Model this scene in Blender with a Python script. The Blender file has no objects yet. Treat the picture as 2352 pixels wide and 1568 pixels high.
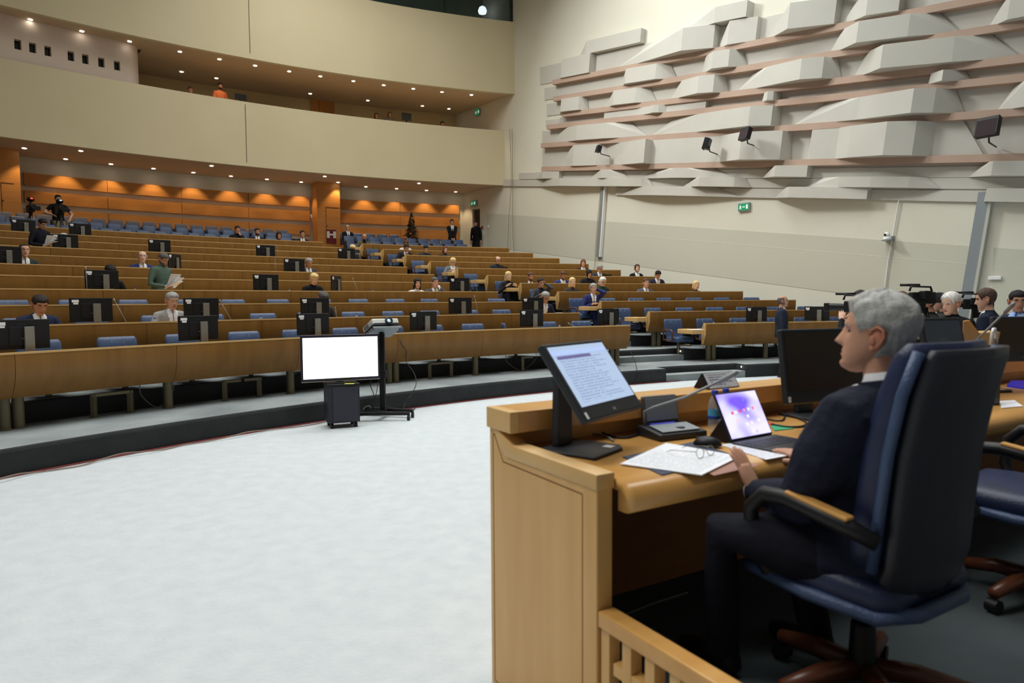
import bpy, bmesh, math, random
import numpy as np
from mathutils import Vector, Matrix, Quaternion
random.seed(7)
sc = bpy.context.scene
COL = sc.collection
V = Vector
pi = math.pi
rad = math.radians

# ------------------------------------------------------------------ camera
PITCH, ROLL, EYE = 0.05841, -0.00648, 1.60
FPX, IW, IH = 1568.0, 2352, 1568
_F = V((0, math.cos(PITCH), -math.sin(PITCH)))
_U = V((0, math.sin(PITCH), math.cos(PITCH)))
_R = V((1, 0, 0))
CR = _R * math.cos(ROLL) + _U * math.sin(ROLL)
CU = _U * math.cos(ROLL) - _R * math.sin(ROLL)
cd = bpy.data.cameras.new('camera')
cam = bpy.data.objects.new('camera', cd)
COL.objects.link(cam)
cd.sensor_width = 36.0
cd.lens = 24.0
cd.clip_end = 200
m = Matrix.Identity(4)
for r in range(3):
    m[r][0], m[r][1], m[r][2] = CR[r], CU[r], -_F[r]
m[2][3] = EYE
cam.matrix_world = m
cd.dof.use_dof = True
cd.dof.focus_distance = 12.0
cd.dof.aperture_fstop = 2.8
sc.camera = cam

# ------------------------------------------------------------------ view + world
sc.view_settings.view_transform = 'Standard'
sc.view_settings.look = 'None'
sc.view_settings.gamma = 1
sc.view_settings.use_curve_mapping = False
sc.view_settings.exposure = 0.30
w = bpy.data.worlds.new('hall_ambient')
sc.world = w
w.use_nodes = True
w.node_tree.nodes['Background'].inputs[0].default_value = (0.97, 0.98, 0.96, 1)
w.node_tree.nodes['Background'].inputs[1].default_value = 0.10

def area(name, loc, target, size, power, color=(1, 1, 1), size_y=None, spread=180):
    l = bpy.data.lights.new(name, 'AREA')
    l.energy = power
    l.color = color
    l.size = size
    if size_y:
        l.shape = 'RECTANGLE'
        l.size_y = size_y
    l.spread = rad(spread)
    o = bpy.data.objects.new(name, l)
    COL.objects.link(o)
    o.location = loc
    o.rotation_euler = (V(target) - V(loc)).to_track_quat('-Z', 'Y').to_euler()
    return o

# rows of lamps in the high ceiling of the hall
area('ceiling_lamp', (1.5, 6.5, 14.8), (1.5, 6.5, 0), 7.0, 280, (0.94, 0.98, 1.0), spread=100)
area('ceiling_lamp', (-3.0, 12.5, 15.0), (-3.5, 13.5, 0), 7.0, 400, (1.0, 1.0, 0.94), spread=130)
area('ceiling_lamp', (-7.0, 2.0, 14.6), (-.5, 2.8, 0.8), 5.0, 330, (1.0, 0.98, 0.94), spread=110)
area('ceiling_lamp', (4.0, 15.5, 15.0), (4.5, 16.5, 0), 6.0, 480, (0.95, 1.0, 1.0), spread=135)
area('ceiling_lamp', (-5.0, 21.0, 15.2), (-5.0, 22.0, 0), 6.0, 420, (1.0, 0.98, 0.92), spread=150)
area('wall_washer', (-3.6, 20.4, 13.4), (8.0, 19.0, 6.0), 1.8, 390, (0.97, 1.0, 0.98), spread=130)
area('wall_washer', (3.6, 21.6, 15.4), (5.6, 22.6, 10.0), 0.9, 55, (0.95, 1.0, 0.97), spread=120)

# ------------------------------------------------------------------ colours, materials
def srgb(r, g, b, a=1.0):
    def f(c):
        c /= 255.0
        return c / 12.92 if c <= 0.04045 else ((c + 0.055) / 1.055) ** 2.4
    return (f(r), f(g), f(b), a)

MATS = {}
def mat(name, col, rough=0.6, metal=0.0, spec=0.5, col2=None, scale=8.0, kind='noise', bump=0.0, bscale=60.0,
        emit=None, estr=0.0, stretch=(1, 1, 1), coat=0.0, trans=0.0, ior=1.45, alpha=1.0, detail=4.0, sheen=0.0):
    if name in MATS:
        return MATS[name]
    M = bpy.data.materials.new(name)
    M.use_nodes = True
    nt = M.node_tree
    b = nt.nodes['Principled BSDF']
    b.inputs['Base Color'].default_value = col
    b.inputs['Roughness'].default_value = rough
    b.inputs['Metallic'].default_value = metal
    b.inputs['Specular IOR Level'].default_value = spec
    b.inputs['Coat Weight'].default_value = coat
    b.inputs['Transmission Weight'].default_value = trans
    b.inputs['IOR'].default_value = ior
    b.inputs['Alpha'].default_value = alpha
    b.inputs['Sheen Weight'].default_value = sheen
    if emit:
        b.inputs['Emission Color'].default_value = emit
        b.inputs['Emission Strength'].default_value = estr
    tc = None
    if col2 is not None or bump > 0:
        tc = nt.nodes.new('ShaderNodeTexCoord')
        mp = nt.nodes.new('ShaderNodeMapping')
        mp.inputs['Scale'].default_value = stretch
        nt.links.new(tc.outputs['Object'], mp.inputs[0])
    if col2 is not None:
        if kind == 'noise':
            t = nt.nodes.new('ShaderNodeTexNoise')
            t.inputs['Scale'].default_value = scale
            t.inputs['Detail'].default_value = detail
            out = t.outputs[0]
        else:
            t = nt.nodes.new('ShaderNodeTexWave')
            t.bands_direction = kind
            t.inputs['Scale'].default_value = scale
            t.inputs['Distortion'].default_value = 6.0
            t.inputs['Detail'].default_value = 3.0
            t.inputs['Detail Scale'].default_value = 1.4
            out = t.outputs[1]
        nt.links.new(mp.outputs[0], t.inputs[0])
        cr = nt.nodes.new('ShaderNodeValToRGB')
        cr.color_ramp.elements[0].position = 0.3
        cr.color_ramp.elements[1].position = 0.7
        cr.color_ramp.elements[0].color = col
        cr.color_ramp.elements[1].color = col2
        nt.links.new(out, cr.inputs[0])
        nt.links.new(cr.outputs[0], b.inputs['Base Color'])
    if bump > 0:
        t = nt.nodes.new('ShaderNodeTexNoise')
        t.inputs['Scale'].default_value = bscale
        t.inputs['Detail'].default_value = 4.0
        nt.links.new(tc.outputs['Object'], t.inputs[0])
        bp = nt.nodes.new('ShaderNodeBump')
        bp.inputs['Strength'].default_value = bump
        bp.inputs['Distance'].default_value = 0.02
        nt.links.new(t.outputs[0], bp.inputs['Height'])
        nt.links.new(bp.outputs[0], b.inputs['Normal'])
    MATS[name] = M
    return M

plaster = mat('cream_plaster', srgb(216, 212, 196), 0.85, col2=srgb(220, 217, 202), scale=0.7, bump=0.08, bscale=40)
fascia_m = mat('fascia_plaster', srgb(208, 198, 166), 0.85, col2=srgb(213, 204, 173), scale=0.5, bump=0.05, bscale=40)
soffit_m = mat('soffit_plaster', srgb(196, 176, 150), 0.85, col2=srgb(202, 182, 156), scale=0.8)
carpet = mat('pale_carpet', srgb(194, 201, 206), 0.95, col2=srgb(204, 210, 213), scale=7.0, bump=0.45, bscale=38, spec=0.1, sheen=0.2)
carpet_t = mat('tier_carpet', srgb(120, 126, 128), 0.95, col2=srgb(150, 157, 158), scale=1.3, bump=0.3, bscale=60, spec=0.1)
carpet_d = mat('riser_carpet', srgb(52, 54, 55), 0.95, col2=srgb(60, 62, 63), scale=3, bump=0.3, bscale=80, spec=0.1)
oak = mat('desk_oak', srgb(128, 88, 36), 0.42, col2=srgb(143, 101, 44), scale=1.6, stretch=(5, 5, 0.5), spec=0.45)
maple = mat('maple_edge', srgb(208, 166, 104), 0.42, col2=srgb(216, 176, 116), scale=3.0, stretch=(1, 1, 4))
maple_p = mat('podium_maple', srgb(204, 156, 88), 0.36, col2=srgb(216, 171, 104), scale=2.2, stretch=(5, 5, 0.5), spec=0.5)
maple_h = mat('podium_maple_top', srgb(198, 146, 78), 0.30, col2=srgb(210, 160, 92), scale=2.5, stretch=(1, 5, 5), spec=0.5)
orange = mat('orange_wood', srgb(186, 122, 58), 0.40, col2=srgb(198, 134, 68), scale=2.0, stretch=(0.6, 0.6, 5), spec=0.4)
orange_d = mat('wall_recess', srgb(150, 128, 92), 0.8)
leather = mat('blue_leather', srgb(56, 72, 104), 0.38, col2=srgb(66, 84, 118), scale=9, bump=0.25, bscale=120, spec=0.5)
leather_d = mat('navy_leather', srgb(28, 36, 64), 0.40, col2=srgb(34, 44, 76), scale=9, bump=0.15, bscale=160, spec=0.5)
seat_gray = mat('grey_upholstery', srgb(104, 98, 104), 0.8, col2=srgb(118, 110, 114), scale=8)
black_pl = mat('black_plastic', srgb(20, 20, 22), 0.45, spec=0.4)
dark_pl = mat('charcoal_plastic', srgb(38, 40, 44), 0.45)
silver = mat('silver_metal', srgb(150, 148, 140), 0.38, metal=0.7)
bronze = mat('bronze_post', srgb(112, 104, 80), 0.42, metal=0.35)
chrome = mat('chrome', srgb(200, 202, 205), 0.18, metal=1.0)
grey_m = mat('grey_metal', srgb(142, 148, 152), 0.5, metal=0.3)
white_pl = mat('white_plastic', srgb(232, 232, 230), 0.45)
paper_m = mat('white_paper', srgb(238, 240, 244), 0.8)
brownwood = mat('brown_arm_wood', srgb(84, 46, 30), 0.35, col2=srgb(98, 56, 36), scale=6, stretch=(1, 5, 5))
lamp_e = mat('lamp_glow', (1, 1, 1, 1), 0.5, emit=srgb(255, 246, 228), estr=14.0)
dark_gap = mat('dark_joint', srgb(92, 84, 66), 0.9)
cable_b = mat('black_cable', srgb(22, 22, 24), 0.6)
cable_g = mat('grey_cable', srgb(130, 128, 120), 0.6)

# ------------------------------------------------------------------ mesh helpers
class MB:
    def __init__(s):
        s.v = []; s.f = []; s.mi = []
    def add(s, verts, faces, mi=0):
        o = len(s.v)
        s.v += [tuple(p) for p in verts]
        for f in faces:
            s.f.append(tuple(i + o for i in f)); s.mi.append(mi)
        return s
    def box(s, c, size, M=None, mi=0):
        hx, hy, hz = size[0] / 2, size[1] / 2, size[2] / 2
        vs = [V((x, y, z)) for x in (-hx, hx) for y in (-hy, hy) for z in (-hz, hz)]
        if M is not None:
            vs = [M @ p for p in vs]
        vs = [p + V(c) for p in vs]
        return s.add(vs, [(0, 1, 3, 2), (4, 6, 7, 5), (0, 4, 5, 1), (2, 3, 7, 6), (0, 2, 6, 4), (1, 5, 7, 3)], mi)
    def hexa(s, b, t, mi=0):
        """b,t: four bottom and four top points"""
        return s.add(list(b) + list(t), [(3, 2, 1, 0), (4, 5, 6, 7)] + [(i, (i + 1) % 4, 4 + (i + 1) % 4, 4 + i) for i in range(4)], mi)
    def prism(s, poly, d, mi=0):
        """poly: list of 3D points, d: extrusion vector"""
        n = len(poly)
        d = V(d)
        a = [V(p) for p in poly]
        return s.add(a + [p + d for p in a], [tuple(range(n))[::-1], tuple(range(n, 2 * n))] + [(i, (i + 1) % n, n + (i + 1) % n, n + i) for i in range(n)], mi)
    def loft(s, rings, cap=True, closed=True, mi=0):
        n = len(rings[0])
        vs = [p for r in rings for p in r]
        fs = []
        for k in range(len(rings) - 1):
            for i in range(n if closed else n - 1):
                j = (i + 1) % n
                fs.append((k * n + i, k * n + j, (k + 1) * n + j, (k + 1) * n + i))
        if cap:
            fs.append(tuple(range(n))[::-1])
            fs.append(tuple(range((len(rings) - 1) * n, len(rings) * n)))
        return s.add(vs, fs, mi)
    def tube(s, pts, r, seg=8, mi=0, cap=True, flat=None):
        pts = [V(p) for p in pts]
        rs = r if isinstance(r, (list, tuple)) else [r] * len(pts)
        rings = []
        prev = None
        for i, p in enumerate(pts):
            if i == 0: t = pts[1] - pts[0]
            elif i == len(pts) - 1: t = pts[-1] - pts[-2]
            else: t = (pts[i + 1] - pts[i]).normalized() + (pts[i] - pts[i - 1]).normalized()
            if t.length < 1e-9: t = V((0, 0, 1))
            t.normalize()
            if prev is None:
                up = V((0, 0, 1)) if abs(t.z) < 0.95 else V((1, 0, 0))
                u = t.cross(up).normalized()
            else:
                u = (prev - t * prev.dot(t))
                if u.length < 1e-6: u = t.cross(V((0, 0, 1)))
                u.normalize()
            prev = u
            v = t.cross(u)
            fl = flat if flat else 1.0
            rings.append([p + u * math.cos(2 * pi * k / seg) * rs[i] + v * math.sin(2 * pi * k / seg) * rs[i] * fl for k in range(seg)])
        return s.loft(rings, cap, True, mi)
    def cyl(s, a, b, r, seg=12, r2=None, mi=0):
        return s.tube([a, b], [r, r if r2 is None else r2], seg, mi)
    def lathe(s, prof, c=(0, 0, 0), seg=16, mi=0, M=None, cap=True):
        """prof: list of (r,z)"""
        rings = []
        for r, z in prof:
            ring = [V((r * math.cos(2 * pi * k / seg), r * math.sin(2 * pi * k / seg), z)) for k in range(seg)]
            if M is not None: ring = [M @ p for p in ring]
            rings.append([p + V(c) for p in ring])
        return s.loft(rings, cap, True, mi)
    def ellip(s, c, r, M=None, nu=12, nv=8, mi=0):
        rings = []
        for j in range(1, nv):
            ph = -pi / 2 + pi * j / nv
            ring = [V((r[0] * math.cos(ph) * math.cos(2 * pi * k / nu), r[1] * math.cos(ph) * math.sin(2 * pi * k / nu), r[2] * math.sin(ph))) for k in range(nu)]
            if M is not None: ring = [M @ p for p in ring]
            rings.append([p + V(c) for p in ring])
        return s.loft(rings, True, True, mi)
    def build(s, name, mats, parent=None, smooth=False, world=False, bevel=0.0, bseg=2, auto=None):
        me = bpy.data.meshes.new(name)
        vs = s.v
        if world and parent is not None:
            inv = PM(parent).inverted()
            vs = [tuple(inv @ V(p)) for p in vs]
        me.from_pydata([tuple(p) for p in vs], [], s.f)
        if not isinstance(mats, (list, tuple)): mats = [mats]
        for q in mats: me.materials.append(q)
        if len(mats) > 1:
            me.polygons.foreach_set('material_index', s.mi)
        bm = bmesh.new(); bm.from_mesh(me)
        bmesh.ops.recalc_face_normals(bm, faces=bm.faces)
        if bevel > 0:
            bmesh.ops.remove_doubles(bm, verts=bm.verts, dist=1e-6)
            ed = [e for e in bm.edges if len(e.link_faces) == 2 and e.calc_face_angle(0) > 0.5]
            bmesh.ops.bevel(bm, geom=ed, offset=bevel, segments=bseg, profile=0.5, affect='EDGES', clamp_overlap=True)
        bm.to_mesh(me); bm.free()
        if smooth:
            me.polygons.foreach_set('use_smooth', [True] * len(me.polygons))
            if auto:
                try: me.set_sharp_from_angle(angle=rad(auto))
                except Exception: pass
        o = bpy.data.objects.new(name, me)
        COL.objects.link(o)
        if parent is not None: o.parent = parent
        return o

def PM(o):
    M = Matrix.LocRotScale(o.location, o.rotation_euler, o.scale)
    return PM(o.parent) @ M if o.parent else M

def tag(o, label, cat, group=None):
    o['label'] = label; o['category'] = cat
    if group: o['group'] = group
    return o
def thing(name, label, cat, loc=(0, 0, 0), rotz=0.0, group=None):
    o = bpy.data.objects.new(name, None)
    o.empty_display_size = 0.1
    COL.objects.link(o)
    o.location = loc; o.rotation_euler = (0, 0, rotz)
    return tag(o, label, cat, group)
def struct(o):
    o['kind'] = 'structure'
    return o
def copy_tree(o, parent=None):
    c = o.copy(); COL.objects.link(c)
    if parent is not None: c.parent = parent
    for ch in [x for x in o.children]:
        copy_tree(ch, c)
    return c
def inst(root, loc, rotz, label, cat=None, group=None):
    r = copy_tree(root)
    r.location = loc; r.rotation_euler = (0, 0, rotz)
    r['label'] = label
    if cat: r['category'] = cat
    if group: r['group'] = group
    return r
def ordn(k):
    W = ['first', 'second', 'third', 'fourth', 'fifth', 'sixth', 'seventh', 'eighth', 'ninth', 'tenth', 'eleventh', 'twelfth',
         'thirteenth', 'fourteenth', 'fifteenth', 'sixteenth', 'seventeenth', 'eighteenth', 'nineteenth', 'twentieth']
    if k <= 20: return W[k - 1]
    t = ['twenty', 'thirty', 'forty', 'fifty', 'sixty'][k // 10 - 2]
    return t + '-' + W[k % 10 - 1] if k % 10 else t[:-1] + 'ieth'

# ------------------------------------------------------------------ hall geometry (concentric arcs about the rostrum side)
K = 0.914
CX, CY = 11.905, -3.246
def PT(R, adeg, z):            # model units -> metres ; z already in metres
    a = rad(adeg)
    return V(((CX - R * math.sin(a)) * K, (CY + R * math.cos(a)) * K, z))
def RAY(u, v):
    return _F + CR * ((u - IW / 2) / FPX) + CU * ((IH / 2 - v) / FPX)
def on_z(u, v, z):
    d = RAY(u, v); t = (z - EYE) / d.z
    return V((0, 0, EYE)) + d * t
def on_arc(u, v, R):
    d = RAY(u, v); n = math.hypot(d.x, d.y); ex, ey = d.x / n, d.y / n
    b = -(ex * CX + ey * CY) * K
    t = -b + math.sqrt(b * b - ((CX * CX + CY * CY) - R * R) * K * K)
    return V((0, 0, EYE)) + d * (t / n)
def ang(P):
    return math.degrees(math.atan2(-(P.x / K - CX), P.y / K - CY))
def au(u, R, v=690):
    return ang(on_arc(u, v, R))
def ZR(i):                     # panel-top height of row i
    return K * (1.18935 + 0.27953 * i + 0.0024945 * i * (i - 5))
PH = 0.82
def FZ(i):
    return ZR(i) - PH
R1, DR, RF = 20.75, 1.5, 19.80
NROW = 11
def line_ang(R, p, q):
    """angle at radius R where the straight line p->q (model units) crosses"""
    px, py = p[0] - CX, p[1] - CY
    dx, dy = q[0] - p[0], q[1] - p[1]
    A = dx * dx + dy * dy; B = px * dx + py * dy; C = px * px + py * py - R * R
    t = (-B + math.sqrt(max(B * B - A * C, 0))) / A
    x, y = px + dx * t, py + dy * t
    return math.degrees(math.atan2(-x, y))
def aL(R): return line_ang(R, (2.62, 15.38), (-7.42, 26.91))     # left side of the aisle
def aR(R): return line_ang(R, (4.62, 16.16), (-5.95, 27.69))     # right side of the aisle
# right-hand wall
_n = V((-0.767, -0.642, 0)).normalized()
_wd = V((0.642, -0.767, 0)).normalized()
W0 = V((9.38, 18.86, 0)) - 1.2 * _n
def PW(s, dep, z):             # wall coords (model units along wall / out of wall), z in metres
    p = (W0 + _wd * s + _n * dep) * K
    return V((p.x, p.y, z))
def on_wall(u, v, dep=0.0):
    d = RAY(u, v); A = (W0 + _n * dep) * K
    t = A.dot(_n) / (d.x * _n.x + d.y * _n.y)
    P = V((0, 0, EYE)) + d * t
    return (P - A).dot(_wd) / K, P.z
def aW(R, off=0.0):
    p = W0 + _n * off
    q = p - _wd
    return line_ang(R, (p.x, p.y), (q.x, q.y))
AMAX = 66.0
def arc(a0, a1, step=1.5, extra=()):
    n = max(1, int(math.ceil(abs(a1 - a0) / step)))
    L = [a0 + (a1 - a0) * k / n for k in range(n + 1)]
    for e in extra:
        if min(a0, a1) < e < max(a0, a1) and all(abs(e - x) > 0.02 for x in L): L.append(e)
    return sorted(L)
# ================================================================== STRUCTURE
# hall floor
fl = MB().add([(-22, -8, 0), (26, -8, 0), (26, 38, 0), (-22, 38, 0)], [(0, 1, 2, 3)])
struct(fl.build('floor', carpet))

# stepped tiers
tier_e = [RF + DR * i for i in range(NROW)] + [36.35, 37.5]
tier_z = [FZ(i) for i in range(NROW)] + [3.55 * K, 3.85 * K]
def tier_top(i): return tier_z[i]
for i in range(len(tier_e)):
    r0 = tier_e[i]; r1 = tier_e[i + 1] if i + 1 < len(tier_e) else 41.6
    z1 = tier_z[i]; z0 = tier_z[i - 1] if i else 0.0
    al, ar = aL(r0), aR(r0)
    notch = i < NROW
    amin = aW(r0, -0.02)
    A = arc(amin, AMAX, 1.5, (al - 0.02, ar + 0.02, al + 0.02, ar - 0.02) if notch else ())
    if notch:
        A = sorted([a for a in A if abs(a - al) > 0.03 and abs(a - ar) > 0.03] + [ar - 0.01, ar + 0.01, al - 0.01, al + 0.01])
    top = MB(); ris = MB()
    tv = []; rv = []
    for a in A:
        rr = r0 + 0.36 if (notch and ar < a < al) else r0
        aa = max(a, aW(r1, -0.02)) if a == A[0] else a
        e = 0.035 / K
        tv.append((PT(rr + e, a, z1), PT(r1 + 0.06 if i + 1 < len(tier_e) else r1, a, z1)))
        rv.append((PT(rr, a, z0 - 0.02), PT(rr, a, z1 - 0.035), PT(rr + 0.3 * e, a, z1 - 0.01), PT(rr + e, a, z1)))
    n = len(A)
    vs = [p for q in tv for p in q]
    fs = [(2 * k, 2 * k + 1, 2 * k + 3, 2 * k + 2) for k in range(n - 1)]
    top.add(vs, fs)
    # fill towards the side wall (tiers widen with radius)
    w1 = aW(r1, -0.02)
    if w1 > amin + 0.01:
        pass
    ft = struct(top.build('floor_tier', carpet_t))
    vs = [p for q in rv for p in q]
    fs = [(4 * k + j, 4 * k + j + 1, 4 * k + 4 + j + 1, 4 * k + 4 + j) for k in range(n - 1) for j in range(3)]
    ris.add(vs, fs)
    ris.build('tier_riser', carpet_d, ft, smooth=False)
    if notch:
        h = (z0 + z1) / 2
        ss = MB()
        B = arc(ar + 0.02, al - 0.02, 1.0)
        ring = [[PT(r0 + 0.01, a, z0), PT(r0 + 0.01, a, h), PT(r0 + 0.40, a, h), PT(r0 + 0.40, a, z0)] for a in B]
        ss.loft(ring, True, True)
        o = struct(ss.build('floor_step', carpet_t))
        # small step lamp set into the cheek of the recess
        if i < 2:
            p = PT(r0 + 0.14, ar + 0.03, (h + z1) / 2 + 0.01)
            lm = MB().cyl(p, p + V((-0.012, 0.002, 0)), 0.014, 10)
            tag(lm.build('step_lamp', lamp_e), ['tiny round step light in the lowest aisle step', 'tiny round step light in the second aisle step'][i], 'step light')

# ------------------------------------------------------------------ right-hand wall
mrib = mat('ribbed_acoustic', srgb(184, 176, 146), 0.9)
nt = mrib.node_tree
tc = nt.nodes.new('ShaderNodeTexCoord'); wv = nt.nodes.new('ShaderNodeTexWave')
wv.bands_direction = 'Z'; wv.inputs['Scale'].default_value = 10.0; wv.inputs['Distortion'].default_value = 0.3
cr = nt.nodes.new('ShaderNodeValToRGB')
cr.color_ramp.elements[0].color = srgb(192, 190, 174); cr.color_ramp.elements[1].color = srgb(203, 201, 186)
nt.links.new(tc.outputs['Object'], wv.inputs[0]); nt.links.new(wv.outputs[1], cr.inputs[0])
nt.links.new(cr.outputs[0], nt.nodes['Principled BSDF'].inputs['Base Color'])
bp = nt.nodes.new('ShaderNodeBump'); bp.inputs['Strength'].default_value = 0.12
nt.links.new(wv.outputs[1], bp.inputs['Height']); nt.links.new(bp.outputs[0], nt.nodes['Principled BSDF'].inputs['Normal'])

SB, SE = -24.0, 16.0
wr = MB()
ZT = 16.2
# doorway near the back of the wall: s range
ds0, dz0 = on_wall(1085, 556); ds1, _ = on_wall(1105, 556); dztop = on_wall(1095, 480)[1]
def wq(s0, s1, z0, z1, th=.3):
    wr.hexa([PW(s0, 0, z0), PW(s1, 0, z0), PW(s1, -th, z0), PW(s0, -th, z0)],
            [PW(s0, 0, z1), PW(s1, 0, z1), PW(s1, -th, z1), PW(s0, -th, z1)])
wq(SB, ds0, 0, ZT, .1); wq(ds1, SE, 0, ZT); wq(ds0, ds1, dztop, ZT, .1)
wall_right = struct(wr.build('wall_right', plaster))
# ribbed band that follows the rake
def bt(s): return K * (3.455 - 0.1435 * s)
def bb(s): return K * (1.815 - 0.1465 * s)
bd = MB()
for s0, s1 in ((-17.9, 2.6), (2.95, 15.9)):
    bd.hexa([PW(s0, 0.008, bb(s0)), PW(s1, 0.008, bb(s1)), PW(s1, 0, bb(s1)), PW(s0, 0, bb(s0))],
            [PW(s0, 0.008, bt(s0)), PW(s1, 0.008, bt(s1)), PW(s1, 0, bt(s1)), PW(s0, 0, bt(s0))])
bd.build('acoustic_band', mrib, wall_right)
# joint strip between two courses of the band
jb = MB()
def jz(s): return K * (2.98 - 0.1435 * s)
jb.hexa([PW(-9, 0.011, jz(-9)), PW(2.6, 0.011, jz(2.6)), PW(2.6, 0.0, jz(2.6)), PW(-9, 0.0, jz(-9))],
        [PW(-9, 0.011, jz(-9) + 0.014), PW(2.6, 0.011, jz(2.6) + 0.014), PW(2.6, 0.0, jz(2.6) + 0.014), PW(-9, 0.0, jz(-9) + 0.014)])
jb.build('band_joint', plaster, wall_right)

# faceted acoustic relief on the wall
ST = [(9.39, -.114), (8.636, -.1186), (7.845, -.1264), (7.397, -.1266), (6.60, -.1295), (5.533, -.1345), (5.186, -.137), (4.89, -.1357), (4.565, -.1366)]
LEAN = 0.115
def stz(k, s): return K * (ST[k][0] + ST[k][1] * s)
TH = 0.19 * K
relief = mat('relief_plaster', srgb(190, 187, 178), 0.8, col2=srgb(196, 193, 184), scale=1.2, bump=0.04, bscale=50)
pinkst = mat('rose_strip', srgb(174, 148, 131), 0.8, col2=srgb(182, 156, 139), scale=1.2)
def s_at(u, dep, zf):
    """s on the plane 'dep' in front of the wall where height zf(s) shows in column u"""
    s = on_wall(u, 400, dep)[0]
    for _ in range(12):
        P = PW(s, dep, zf(s)) - V((0, 0, EYE))
        z = P.dot(_F); uu = IW / 2 + FPX * P.dot(CR) / z
        P2 = PW(s + 0.01, dep, zf(s + 0.01)) - V((0, 0, EYE))
        u2 = IW / 2 + FPX * P2.dot(CR) / P2.dot(_F)
        s += (u - uu) / max((u2 - uu) / 0.01, 1e-3)
    return s
BANDS = {
 -1: (None, 0, [(1300,.05),(1330,.05),(1345,.3),(1470,.25),(1472,.05),(1560,.05),(1640,.5),(1713,.42),(1714,.05),(1880,.05),(1960,.5),(2090,.3),(2110,.05),(2400,.05)]),
 0: (0, 0, [(1240,.05),(1286,.05),(1287,.4),(1352,.4),(1353,.05),(1410,.05),(1564,.85),(1637,.4),(1638,.05),(1640,.12),(1670,.45),(1735,.25),(1736,.05),(1760,.05),(1808,.85),(1915,.4),(1916,.05),(1927,.05),(1988,.6),(2063,.45),(2064,.05),(2180,.05),(2420,.5)]),
 1: (1, 0, [(1250,.05),(1425,.05),(1435,.55),(1504,.5),(1555,.08),(1612,.08),(1617,.2),(1634,.65),(1672,.55),(1716,.08),(1905,.08),(1936,.4),(1966,.85),(2084,.6),(2206,.1),(2270,.1),(2313,.6),(2420,.75)]),
 2: (2, 1, [(1255,.05),(1286,.05),(1287,.5),(1328,.45),(1352,.08),(1389,.08),(1407,.5),(1458,.45),(1509,.08),(1540,.08),(1563,.4),(1601,.7),(1637,.55),(1672,.1),(1693,.1),(1759,.45),(1836,.8),(1887,.6),(1933,.1),(1961,.1),(1994,.45),(2021,.9),(2185,.55),(2344,.1),(2420,.1)]),
 3: (3, 2, [(1253,.05),(1282,.05),(1285,.24),(1300,.05),(1386,.05),(1387,.24),(1460,.24),(1489,.38),(1498,.55),(1512,.45),(1530,.22),(1620,.22),(1622,.08),(1749,.08),(1753,.3),(1761,.55),(1775,.45),(1793,.1),(2130,.1),(2135,.3),(2163,.6),(2183,.45),(2234,.1),(2420,.1)]),
 4: (4, 3, [(1245,.05),(1270,.05),(1300,.28),(1323,.5),(1387,.46),(1490,.1),(1494,.1),(1600,.32),(1640,.5),(1718,.8),(1770,.55),(1790,.12),(1820,.12),(1969,.42),(1997,.55),(2091,.9),(2142,.65),(2216,.12),(2290,.12),(2352,.5),(2420,.6)]),
 5: (5, 4, [(1245,.05),(1290,.1),(1315,.42),(1368,.36),(1400,.1),(1445,.5),(1478,.8),(1481,.32),(1652,.3),(1668,.55),(1697,.85),(1790,.55),(1815,.12),(1855,.12),(1857,.3),(1918,.3),(1946,.55),(2027,.9),(2094,.65),(2140,.2),(2260,.12),(2420,.12)]),
 6: (6, 5, [(1230,.05),(1245,.3),(1283,.28),(1284,.08),(1355,.08),(1380,.42),(1395,.38),(1445,.1),(1470,.1),(1545,.42),(1573,.38),(1690,.1),(1750,.1),(1778,.6),(1852,.4),(1853,.1),(2225,.1),(2276,.5),(2352,.4),(2420,.3)]),
 7: (7, 6, [(1160,.02),(1235,.03),(1258,.2),(1285,.42),(1369,.28),(1395,.38),(1472,.32),(1500,.1),(1567,.1),(1604,.52),(1685,.36),(1726,.1),(1845,.1),(1925,.38),(1997,.44),(2085,.3),(2160,.1),(2420,.1)]),
 8: (8, 7, [(1420,.03),(1425,.06),(1470,.28),(1510,.38),(1580,.32),(1700,.1),(1780,.12),(1810,.48),(1990,.32),(1991,.12),(2260,.12),(2262,.28),(2420,.3)]),
}
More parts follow.
